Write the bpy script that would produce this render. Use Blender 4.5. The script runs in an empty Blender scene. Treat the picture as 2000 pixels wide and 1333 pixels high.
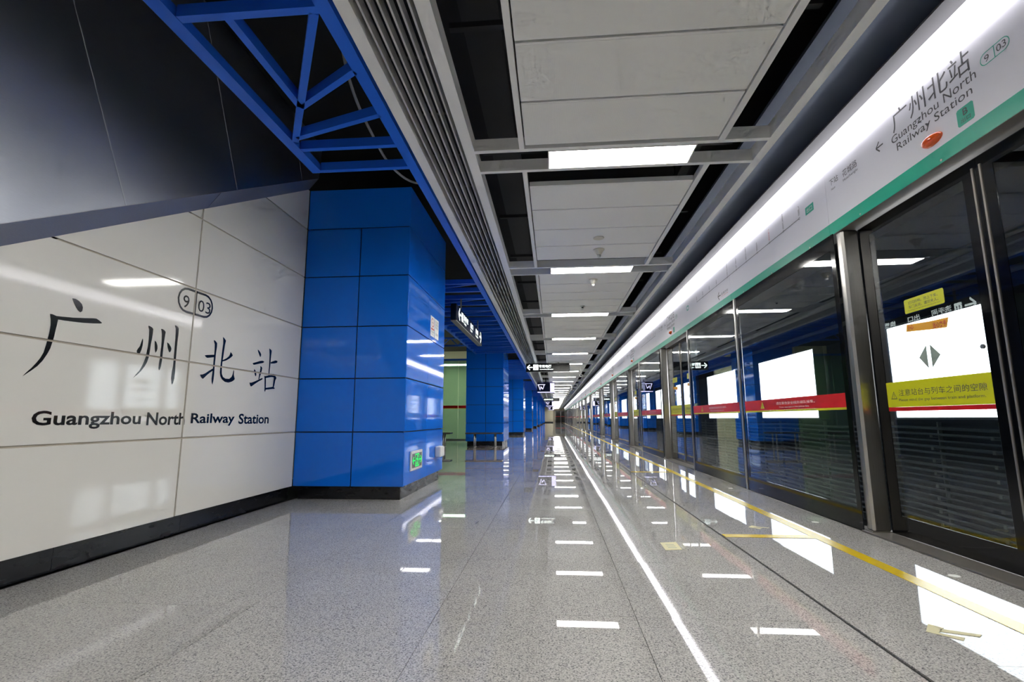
import bpy, bmesh, math, random
from mathutils import Vector, Matrix
from mathutils.geometry import tessellate_polygon
random.seed(9)
SC = bpy.context.scene
COL = SC.collection

# ------------------------------------------------------------------ camera
cam_data = bpy.data.cameras.new('camera')
cam_data.sensor_width = 36.0
cam_data.lens = 980.0 * 36.0 / 2000.0
cam_data.clip_start = 0.02
cam_data.clip_end = 400
cam = bpy.data.objects.new('camera', cam_data)
COL.objects.link(cam)
right = Vector((0.9966324, 0.0819108, -0.0038023))
down = Vector((-0.0162843, 0.1522637, -0.9882057))
fwd = Vector((-0.0803658, 0.9849398, 0.1530848))
cam.matrix_world = Matrix(((right.x, -down.x, -fwd.x, 0.0),
                           (right.y, -down.y, -fwd.y, 0.0),
                           (right.z, -down.z, -fwd.z, 0.9),
                           (0, 0, 0, 1)))
SC.camera = cam

# ------------------------------------------------------------------ world, exposure
world = bpy.data.worlds.new('world')
SC.world = world
world.use_nodes = True
bg = world.node_tree.nodes['Background']
bg.inputs[0].default_value = (0.6, 0.7, 0.9, 1)
bg.inputs[1].default_value = 0.02
SC.view_settings.view_transform = 'Standard'
SC.view_settings.look = 'None'
SC.view_settings.gamma = 1.0
SC.view_settings.use_curve_mapping = False
SC.view_settings.exposure = 0.28
SC.cycles.max_bounces = 6
SC.cycles.diffuse_bounces = 3
SC.cycles.glossy_bounces = 3
SC.cycles.transparent_max_bounces = 10
SC.cycles.adaptive_threshold = 0.15
SC.cycles.adaptive_min_samples = 14
LAMP_POWER = 37.0
STRIP_POWER = 14.0
STRIP_FRONT = 4.5
ADVERT_POWER = 5.5

# ------------------------------------------------------------------ materials
def lin(h):
    h = h.lstrip('#')
    out = []
    for i in (0, 2, 4):
        c = int(h[i:i+2], 16) / 255.0
        out.append(c / 12.92 if c <= 0.04045 else ((c + 0.055) / 1.055) ** 2.4)
    return (out[0], out[1], out[2], 1.0)

MATS = {}
def mat(name, color='#808080', rough=0.4, metal=0.0, spec=0.5, coat=0.0, noise=None, rough_var=0.0):
    """Principled material; noise = (scale, amount, stretch) varies the colour a little."""
    m = bpy.data.materials.new(name)
    m.use_nodes = True
    nt = m.node_tree
    b = nt.nodes['Principled BSDF']
    c = lin(color) if isinstance(color, str) else color
    b.inputs['Base Color'].default_value = c
    b.inputs['Roughness'].default_value = rough
    b.inputs['Metallic'].default_value = metal
    b.inputs['Specular IOR Level'].default_value = spec
    b.inputs['Coat Weight'].default_value = coat
    b.inputs['Coat Roughness'].default_value = 0.03
    if noise:
        geo = nt.nodes.new('ShaderNodeNewGeometry')
        mp = nt.nodes.new('ShaderNodeMapping')
        mp.inputs['Scale'].default_value = noise[2] if len(noise) > 2 else (1, 1, 1)
        nt.links.new(geo.outputs['Position'], mp.inputs['Vector'])
        n = nt.nodes.new('ShaderNodeTexNoise')
        n.inputs['Scale'].default_value = noise[0]
        n.inputs['Detail'].default_value = 4
        nt.links.new(mp.outputs['Vector'], n.inputs['Vector'])
        r = nt.nodes.new('ShaderNodeMapRange')
        r.inputs['To Min'].default_value = 1 - noise[1]
        r.inputs['To Max'].default_value = 1 + noise[1]
        nt.links.new(n.outputs['Fac'], r.inputs['Value'])
        mx = nt.nodes.new('ShaderNodeMix')
        mx.data_type = 'RGBA'
        mx.blend_type = 'MULTIPLY'
        mx.inputs['Factor'].default_value = 1.0
        mx.inputs['A'].default_value = c
        nt.links.new(r.outputs['Result'], mx.inputs['B'])
        nt.links.new(mx.outputs['Result'], b.inputs['Base Color'])
        if rough_var:
            r2 = nt.nodes.new('ShaderNodeMapRange')
            r2.inputs['To Min'].default_value = max(0.0, rough - rough_var)
            r2.inputs['To Max'].default_value = rough + rough_var
            nt.links.new(n.outputs['Fac'], r2.inputs['Value'])
            nt.links.new(r2.outputs['Result'], b.inputs['Roughness'])
    MATS[name] = m
    return m

def emit(name, color, strength):
    m = bpy.data.materials.new(name)
    m.use_nodes = True
    nt = m.node_tree
    nt.nodes.remove(nt.nodes['Principled BSDF'])
    e = nt.nodes.new('ShaderNodeEmission')
    e.inputs['Color'].default_value = lin(color)
    e.inputs['Strength'].default_value = strength
    nt.links.new(e.outputs[0], nt.nodes['Material Output'].inputs['Surface'])
    MATS[name] = m
    return m

def granite():
    m = mat('granite', '#9a9694', 0.012, spec=0.5)
    nt = m.node_tree
    b = nt.nodes['Principled BSDF']
    geo = nt.nodes.new('ShaderNodeNewGeometry')
    n1 = nt.nodes.new('ShaderNodeTexNoise')
    n1.inputs['Scale'].default_value = 135
    n1.inputs['Detail'].default_value = 3
    n1.inputs['Roughness'].default_value = 0.6
    r1 = nt.nodes.new('ShaderNodeValToRGB')
    r1.color_ramp.elements[0].position = 0.36
    r1.color_ramp.elements[0].color = lin('#4a484a')
    r1.color_ramp.elements[1].position = 0.56
    r1.color_ramp.elements[1].color = lin('#bfbdb9')
    e = r1.color_ramp.elements.new(0.46)
    e.color = lin('#949390')
    v = nt.nodes.new('ShaderNodeTexVoronoi')
    v.inputs['Scale'].default_value = 200
    r2 = nt.nodes.new('ShaderNodeValToRGB')
    r2.color_ramp.interpolation = 'CONSTANT'
    r2.color_ramp.elements[0].color = lin('#e6e2df')
    r2.color_ramp.elements[1].position = 0.5
    r2.color_ramp.elements[1].color = lin('#c6c3be')
    e = r2.color_ramp.elements.new(0.82)
    e.color = lin('#6f6f75')
    n2 = nt.nodes.new('ShaderNodeTexNoise')
    n2.inputs['Scale'].default_value = 1.3
    n2.inputs['Detail'].default_value = 3
    r3 = nt.nodes.new('ShaderNodeMapRange')
    r3.inputs['To Min'].default_value = 0.80
    r3.inputs['To Max'].default_value = 1.16
    for n in (n1, v, n2):
        nt.links.new(geo.outputs['Position'], n.inputs['Vector'])
    nt.links.new(n1.outputs['Fac'], r1.inputs['Fac'])
    sep = nt.nodes.new('ShaderNodeSeparateColor')
    nt.links.new(v.outputs['Color'], sep.inputs['Color'])
    nt.links.new(sep.outputs[0], r2.inputs['Fac'])
    nt.links.new(n2.outputs['Fac'], r3.inputs['Value'])
    mx = nt.nodes.new('ShaderNodeMix')
    mx.data_type = 'RGBA'
    mx.inputs['Factor'].default_value = 0.42
    nt.links.new(r1.outputs['Color'], mx.inputs['A'])
    nt.links.new(r2.outputs['Color'], mx.inputs['B'])
    mm = nt.nodes.new('ShaderNodeMix')
    mm.data_type = 'RGBA'
    mm.blend_type = 'MULTIPLY'
    mm.inputs['Factor'].default_value = 1.0
    nt.links.new(mx.outputs['Result'], mm.inputs['A'])
    nt.links.new(r3.outputs['Result'], mm.inputs['B'])
    nt.links.new(mm.outputs['Result'], b.inputs['Base Color'])
    return m

def glass(name, tint, base=0.08, sheen=None):
    """Architectural glass: tinted see-through plus a Schlick mirror, the same from both sides."""
    m = bpy.data.materials.new(name)
    m.use_nodes = True
    nt = m.node_tree
    nt.nodes.remove(nt.nodes['Principled BSDF'])
    lw = nt.nodes.new('ShaderNodeLayerWeight')
    lw.inputs['Blend'].default_value = 0.5
    pw = nt.nodes.new('ShaderNodeMath')
    pw.operation = 'POWER'
    pw.inputs[1].default_value = 4.6
    nt.links.new(lw.outputs['Facing'], pw.inputs[0])
    ma = nt.nodes.new('ShaderNodeMath')
    ma.operation = 'MULTIPLY_ADD'
    ma.inputs[1].default_value = 1 - base
    ma.inputs[2].default_value = base
    nt.links.new(pw.outputs[0], ma.inputs[0])
    t = nt.nodes.new('ShaderNodeBsdfTransparent')
    t.inputs['Color'].default_value = tint
    g = nt.nodes.new('ShaderNodeBsdfGlossy')
    g.inputs['Roughness'].default_value = 0.0
    g.inputs['Color'].default_value = (0.95, 0.97, 1, 1)
    mx = nt.nodes.new('ShaderNodeMixShader')
    nt.links.new(ma.outputs[0], mx.inputs[0])
    nt.links.new(t.outputs[0], mx.inputs[1])
    nt.links.new(g.outputs[0], mx.inputs[2])
    out = mx
    if sheen:
        d = nt.nodes.new('ShaderNodeBsdfDiffuse')
        d.inputs['Color'].default_value = sheen[0]
        m2 = nt.nodes.new('ShaderNodeMixShader')
        m2.inputs[0].default_value = sheen[1]
        nt.links.new(mx.outputs[0], m2.inputs[1])
        nt.links.new(d.outputs[0], m2.inputs[2])
        out = m2
    nt.links.new(out.outputs[0], nt.nodes['Material Output'].inputs['Surface'])
    MATS[name] = m
    return m

def brush(m, tangent, amount):
    nt = m.node_tree
    b = nt.nodes['Principled BSDF']
    b.inputs['Anisotropic'].default_value = amount
    c = nt.nodes.new('ShaderNodeCombineXYZ')
    for i in range(3):
        c.inputs[i].default_value = tangent[i]
    nt.links.new(c.outputs[0], b.inputs['Tangent'])

def perforated():
    m = mat('perforated', '#d9d9d8', 0.55)
    nt = m.node_tree
    b = nt.nodes['Principled BSDF']
    geo = nt.nodes.new('ShaderNodeNewGeometry')
    v = nt.nodes.new('ShaderNodeTexVoronoi')
    v.inputs['Scale'].default_value = 140
    v.inputs['Randomness'].default_value = 0.0
    nt.links.new(geo.outputs['Position'], v.inputs['Vector'])
    r = nt.nodes.new('ShaderNodeValToRGB')
    r.color_ramp.elements[0].position = 0.32
    r.color_ramp.elements[0].color = lin('#d4d4d4')
    r.color_ramp.elements[1].position = 0.40
    r.color_ramp.elements[1].color = lin('#f4f4f2')
    nt.links.new(v.outputs['Distance'], r.inputs['Fac'])
    nt.links.new(r.outputs['Color'], b.inputs['Base Color'])
    return m

granite()
perforated()
mat('grout', '#5a5856', 0.6)
mat('groove_dark', '#262626', 0.6)
mat('white_enamel', '#efece4', 0.06, noise=(0.9, 0.02), spec=0.5)
mat('wall_joint', '#c4baa9', 0.6)
mat('black_base', '#15161a', 0.25, noise=(6, 0.5, (1, 1, 3)), rough_var=0.15)
mat('blue_enamel', '#1478f0', 0.05, noise=(1.3, 0.06), spec=0.36)
mat('joint_dark', '#101a38', 0.7)
mat('blue_steel', '#236cea', 0.4, spec=0.4)
mat('brushed_dark', '#a8abb2', 0.32, metal=0.95, noise=(14, 0.10, (1, 1.2, 60)), rough_var=0.03)
mat('brushed_trim', '#9a9ba0', 0.38, metal=0.7, noise=(10, 0.1, (1, 4, 40)))
brush(MATS['brushed_dark'], (0.06, -0.5, 0.866), 0.7)
mat('seam_light', '#b9bfc2', 0.5)
mat('white_metal', '#f2f2f2', 0.45)
mat('slat_metal', '#c9c9cb', 0.4)
mat('bracket_dark', '#2b2b2d', 0.6)
mat('ceiling_dark', '#0c0c0e', 0.85)
mat('duct', '#222326', 0.55, metal=0.3, noise=(4, 0.3))
mat('pipe_grey', '#8d8f90', 0.5)
mat('cove_metal', '#5f687a', 0.42, metal=0.3, noise=(3, 0.06, (1, .3, 1)))
mat('header_white', '#dcdbe2', 0.35)
mat('hood_grey', '#424245', 0.6)
mat('header_grey', '#a8a8a4', 0.5)
mat('header_green', '#12a487', 0.35)
mat('seam_grey', '#9b9ba2', 0.5)
mat('print_grey', '#4c4a4d', 0.5)
mat('print_black', '#101217', 0.12)
mat('print_red', '#c23c3c', 0.5)
mat('print_white', '#ecebe6', 0.5)
mat('teal', '#2fa98f', 0.45)
mat('orange_plastic', '#e4560a', 0.12, coat=0.6)
mat('steel', '#c9c6c2', 0.3, metal=1.0, noise=(9, 0.12, (30, 30, 0.6)), rough_var=0.06)
mat('steel_dark', '#8f8a82', 0.4, metal=0.6)
mat('frame_black', '#07080b', 0.08, spec=0.5)
mat('band_yellow', '#c9ca14', 0.3)
mat('band_red', '#c81414', 0.3)
mat('arrow_grey', '#8b9a90', 0.4)
mat('sticker_orange', '#e2a21e', 0.4)
mat('floor_yellow', '#e2c010', 0.22, noise=(22, 0.12))
mat('tape_cream', '#d8d0a4', 0.5)
mat('sign_black', '#0c0d10', 0.22)
mat('sign_grey', '#8b8c84', 0.5)
mat('plastic_white', '#dcdcda', 0.35)
mat('detector_cream', '#d9d4c4', 0.4)
mat('camera_black', '#0b0b0b', 0.15)
mat('navy_screen', '#0a1030', 0.1)
mat('bezel_violet', '#2a2470', 0.3)
mat('bench_top', '#6f6c6a', 0.25, metal=0.6)
mat('cream_wall', '#d8cfb4', 0.35)
mat('tunnel_wall', '#3a424e', 0.8, noise=(2, 0.35))
mat('cable', '#5c666c', 0.5)
mat('cable_bracket', '#7d8487', 0.5)
mat('trackbed', '#3d3d3d', 0.9, noise=(5, 0.4))
mat('rail_steel', '#5b4f48', 0.4, metal=0.8)
mat('exit_dark', '#14201a', 0.2)
mat('sticker_white', '#eeeeea', 0.4)
emit('lamp_glow', '#fffdf6', LAMP_POWER)
emit('strip_glow', '#fdfbff', STRIP_POWER)
emit('strip_front', '#fbf9ff', STRIP_FRONT)
emit('advert_glow', '#f7faff', ADVERT_POWER)
emit('sign_glow', '#f4fff8', 2.2)
emit('screen_white', '#dcd8ff', 1.6)
emit('exit_green', '#20e85a', 1.8)
emit('room_glow', '#f3ffe8', 20.0)
for _n in ('sign_glow', 'screen_white', 'exit_green'):
    MATS[_n].cycles.emission_sampling = 'NONE'
glass('door_glass', (0.86, 0.90, 0.91, 1))
glass('partition_glass', (0.70, 0.88, 0.76, 1), sheen=((0.50, 0.68, 0.52, 1), 0.42))

# ------------------------------------------------------------------ geometry helpers
def wloc(o):
    v = Vector((0, 0, 0))
    while o is not None:
        v += o.location
        o = o.parent
    return v

class G:
    """Collects shapes in world coordinates; build() links them as one mesh object."""
    def __init__(s):
        s.v = []
        s.f = []
    def add(s, vs, fs):
        n = len(s.v)
        s.v += [Vector(p) for p in vs]
        s.f += [tuple(i + n for i in f) for f in fs]
        return s
    def box(s, x0, x1, y0, y1, z0, z1):
        return s.add([(x0, y0, z0), (x1, y0, z0), (x1, y1, z0), (x0, y1, z0),
                      (x0, y0, z1), (x1, y0, z1), (x1, y1, z1), (x0, y1, z1)],
                     [(3, 2, 1, 0), (4, 5, 6, 7), (0, 1, 5, 4), (1, 2, 6, 5), (2, 3, 7, 6), (3, 0, 4, 7)])
    def bar(s, x0, y0, x1, y1, w, z0, z1):
        d = Vector((x1 - x0, y1 - y0)).normalized()
        n = Vector((-d.y, d.x)) * (w / 2)
        p = [(x0 + n.x, y0 + n.y), (x0 - n.x, y0 - n.y), (x1 - n.x, y1 - n.y), (x1 + n.x, y1 + n.y)]
        return s.add([(a, b, z0) for a, b in p] + [(a, b, z1) for a, b in p],
                     [(0, 1, 2, 3), (7, 6, 5, 4), (0, 4, 5, 1), (1, 5, 6, 2), (2, 6, 7, 3), (3, 7, 4, 0)])
    def prism(s, pts, axis, a, b):
        """pts: 2-D outline (convex or concave), extruded along axis from a to b."""
        def at(p, t):
            return {'x': (t, p[0], p[1]), 'y': (p[0], t, p[1]), 'z': (p[0], p[1], t)}[axis]
        n = len(pts)
        tris = tessellate_polygon([[Vector((p[0], p[1], 0)) for p in pts]])
        fs = [tuple(t) for t in tris] + [tuple(i + n for i in reversed(t)) for t in tris]
        fs += [(i, (i + 1) % n, (i + 1) % n + n, i + n) for i in range(n)]
        return s.add([at(p, a) for p in pts] + [at(p, b) for p in pts], fs)
    def flat(s, pts, axis, t):
        def at(p):
            return {'x': (t, p[0], p[1]), 'y': (p[0], t, p[1]), 'z': (p[0], p[1], t)}[axis]
        tris = tessellate_polygon([[Vector((p[0], p[1], 0)) for p in pts]])
        return s.add([at(p) for p in pts], [tuple(t_) for t_ in tris])
    def tube(s, path, r, n=8):
        path = [Vector(p) for p in path]
        rings = []
        for i, p in enumerate(path):
            d = (path[min(i + 1, len(path) - 1)] - path[max(i - 1, 0)]).normalized()
            up = Vector((0, 0, 1)) if abs(d.z) < 0.9 else Vector((1, 0, 0))
            a = d.cross(up).normalized()
            b = d.cross(a)
            rings.append([p + (a * math.cos(2 * math.pi * k / n) + b * math.sin(2 * math.pi * k / n)) * r for k in range(n)])
        vs = [q for ring in rings for q in ring]
        fs = []
        for i in range(len(path) - 1):
            for k in range(n):
                k2 = (k + 1) % n
                fs.append((i * n + k, i * n + k2, (i + 1) * n + k2, (i + 1) * n + k))
        fs.append(tuple(range(n)))
        fs.append(tuple((len(path) - 1) * n + k for k in reversed(range(n))))
        return s.add(vs, fs)
    def lathe(s, cx, cy, prof, n=20):
        """prof: list of (radius, z)."""
        vs = []
        for r, z in prof:
            for k in range(n):
                a = 2 * math.pi * k / n
                vs.append((cx + r * math.cos(a), cy + r * math.sin(a), z))
        fs = []
        for i in range(len(prof) - 1):
            for k in range(n):
                k2 = (k + 1) % n
                fs.append((i * n + k, i * n + k2, (i + 1) * n + k2, (i + 1) * n + k))
        fs.append(tuple(range(n)))
        fs.append(tuple((len(prof) - 1) * n + k for k in range(n)))
        return s.add(vs, fs)
    def build(s, name, material, parent=None, bevel=0.0, smooth=False, cuts=(), base=False):
        """cuts: (point, normal) planes; what lies on the normal's side is cut away (closed again)."""
        lo = Vector([min(p[i] for p in s.v) for i in range(3)])
        hi = Vector([max(p[i] for p in s.v) for i in range(3)])
        o0 = (lo + hi) / 2
        if base:
            o0.z = lo.z
        me = bpy.data.meshes.new(name)
        bm = bmesh.new()
        vs = [bm.verts.new(p - o0) for p in s.v]
        for f in s.f:
            try:
                bm.faces.new([vs[i] for i in f])
            except ValueError:
                pass
        for pt, nrm in cuts:
            r = bmesh.ops.bisect_plane(bm, geom=bm.verts[:] + bm.edges[:] + bm.faces[:], plane_co=Vector(pt) - o0,
                                       plane_no=Vector(nrm), clear_outer=True)
            ed = [e for e in r['geom_cut'] if isinstance(e, bmesh.types.BMEdge)]
            if ed:
                bmesh.ops.edgeloop_fill(bm, edges=ed)
        bmesh.ops.recalc_face_normals(bm, faces=bm.faces[:])
        if bevel:
            bmesh.ops.bevel(bm, geom=bm.edges[:], offset=bevel, segments=1, affect='EDGES', clamp_overlap=True)
        bm.to_mesh(me)
        bm.free()
        if smooth:
            for p in me.polygons:
                p.use_smooth = True
        me.materials.append(MATS[material])
        o = bpy.data.objects.new(name, me)
        COL.objects.link(o)
        if parent is not None:
            o.parent = parent
            o.location = o0 - wloc(parent)
        else:
            o.location = o0
        return o

def tag(o, label=None, cat=None, group=None, kind=None):
    if label: o['label'] = label
    if cat: o['category'] = cat
    if group: o['group'] = group
    if kind: o['kind'] = kind
    return o

def thing(name, loc, label, cat, group=None):
    o = bpy.data.objects.new(name, None)
    o.empty_display_size = 0.2
    COL.objects.link(o)
    o.location = loc
    return tag(o, label, cat, group)

def copy_tree(o, dloc=(0, 0, 0), label=None, parent=None):
    c = o.copy()
    COL.objects.link(c)
    c.parent = parent
    if parent is None:
        c.location = o.location + Vector(dloc)
    if label:
        c['label'] = label
    for ch in o.children:
        copy_tree(ch, parent=c)
    return c

_txt = {}
def text_raw(body, bold=0.0, spacing=1.0, line=1.0):
    key = (body, bold, spacing, line)
    if key not in _txt:
        cu = bpy.data.curves.new('text_source', 'FONT')
        cu.body = body
        cu.offset = bold
        cu.resolution_u = 3
        cu.space_character = spacing
        cu.space_line = line
        cu.align_x = 'CENTER' if '\n' in body else 'LEFT'
        ob = bpy.data.objects.new('text_source', cu)
        COL.objects.link(ob)
        dg = bpy.context.evaluated_depsgraph_get()
        me = bpy.data.meshes.new_from_object(ob.evaluated_get(dg))
        _txt[key] = ([(v.co.x, v.co.y) for v in me.vertices], [tuple(p.vertices) for p in me.polygons])
        bpy.data.objects.remove(ob)
        bpy.data.curves.remove(cu)
        bpy.data.meshes.remove(me)
    return _txt[key]

def text_on(g, body, axis, t, ua, ub, za, zb, bold=0.0, spacing=1.0, line=1.0):
    """Letters stretched into a rectangle on the plane axis=t: left edge at ua, right edge at ub, bottom za, top zb."""
    vs, fs = text_raw(body, bold, spacing, line)
    x0 = min(v[0] for v in vs); x1 = max(v[0] for v in vs)
    y0 = min(v[1] for v in vs); y1 = max(v[1] for v in vs)
    out = []
    for a, b in vs:
        u = ua + (a - x0) / (x1 - x0) * (ub - ua)
        z = za + (b - y0) / (y1 - y0) * (zb - za)
        out.append({'x': (t, u, z), 'y': (u, t, z), 'z': (u, z, t)}[axis])
    return g.add(out, fs)

def ring(cu, cz, ru, rz, w, n=28, p=2.0):
    """Outline of an ellipse or capsule as quads: returns (pts_outer, pts_inner)."""
    o, i = [], []
    for k in range(n):
        a = 2 * math.pi * k / n
        c, s_ = math.cos(a), math.sin(a)
        sc = (abs(c) ** p + abs(s_) ** p) ** (-1 / p)
        o.append((cu + ru * c * sc, cz + rz * s_ * sc))
        i.append((cu + (ru - w) * c * sc, cz + (rz - w) * s_ * sc))
    return o, i

def add_ring(g, axis, t, cu, cz, ru, rz, w, n=28, p=2.0):
    o, i = ring(cu, cz, ru, rz, w, n, p)
    def at(q):
        return {'x': (t, q[0], q[1]), 'y': (q[0], t, q[1])}[axis]
    return g.add([at(q) for q in o] + [at(q) for q in i],
                 [(k, (k + 1) % n, (k + 1) % n + n, k + n) for k in range(n)])

def capsule_pts(u0, u1, z0, z1, inset=0.0, n=8):
    u0 += inset; u1 -= inset; z0 += inset; z1 -= inset
    r = (z1 - z0) / 2
    zc = (z0 + z1) / 2
    pts = []
    rr = min(r, (u1 - u0) / 2)
    for k in range(n + 1):
        a = -math.pi / 2 + math.pi * k / n
        pts.append((u1 - rr + rr * math.cos(a), zc + r * math.sin(a)))
    for k in range(n + 1):
        a = math.pi / 2 + math.pi * k / n
        pts.append((u0 + rr + rr * math.cos(a), zc + r * math.sin(a)))
    return pts

def add_capsule_ring(g, t, u0, u1, z0, z1, w):
    o = capsule_pts(u0, u1, z0, z1)
    i = capsule_pts(u0, u1, z0, z1, w)
    n = len(o)
    return g.add([(t, a, b) for a, b in o] + [(t, a, b) for a, b in i],
                 [(k, (k + 1) % n, (k + 1) % n + n, k + n) for k in range(n)])

def add_arrow(g, axis, t, tip, tail, z, w):
    """Arrow with an open head pointing at tip along the plane's horizontal axis."""
    d = 1 if tail > tip else -1
    L = abs(tail - tip)
    h = L * 0.48
    def bar2(p, q):
        v = Vector((q[0] - p[0], q[1] - p[1])).normalized()
        n = Vector((-v.y, v.x)) * (w / 2)
        g.flat([(p[0] + n.x, p[1] + n.y), (p[0] - n.x, p[1] - n.y), (q[0] - n.x, q[1] - n.y), (q[0] + n.x, q[1] + n.y)], axis, t)
    bar2((tip + d * w * 0.4, z), (tail, z))
    bar2((tip, z), (tip + d * h, z + h))
    bar2((tip, z), (tip + d * h, z - h))
    return g

def smooth_path(p, rounds=2):
    p = [Vector(q) for q in p]
    for _ in range(rounds):
        o = [p[0]]
        for a, b in zip(p, p[1:]):
            o += [a * .75 + b * .25, a * .25 + b * .75]
        p = o + [p[-1]]
    return p

ORD = ('first second third fourth fifth sixth seventh eighth ninth tenth eleventh twelfth thirteenth fourteenth fifteenth '
       'sixteenth seventeenth eighteenth nineteenth twentieth').split()
TENS = {2: 'twenty', 3: 'thirty', 4: 'forty'}
def nth(n):
    if n <= 20:
        return ORD[n - 1]
    if n % 10 == 0:
        return {30: 'thirtieth', 40: 'fortieth'}[n]
    return TENS[n // 10] + '-' + ORD[n % 10 - 1]

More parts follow.
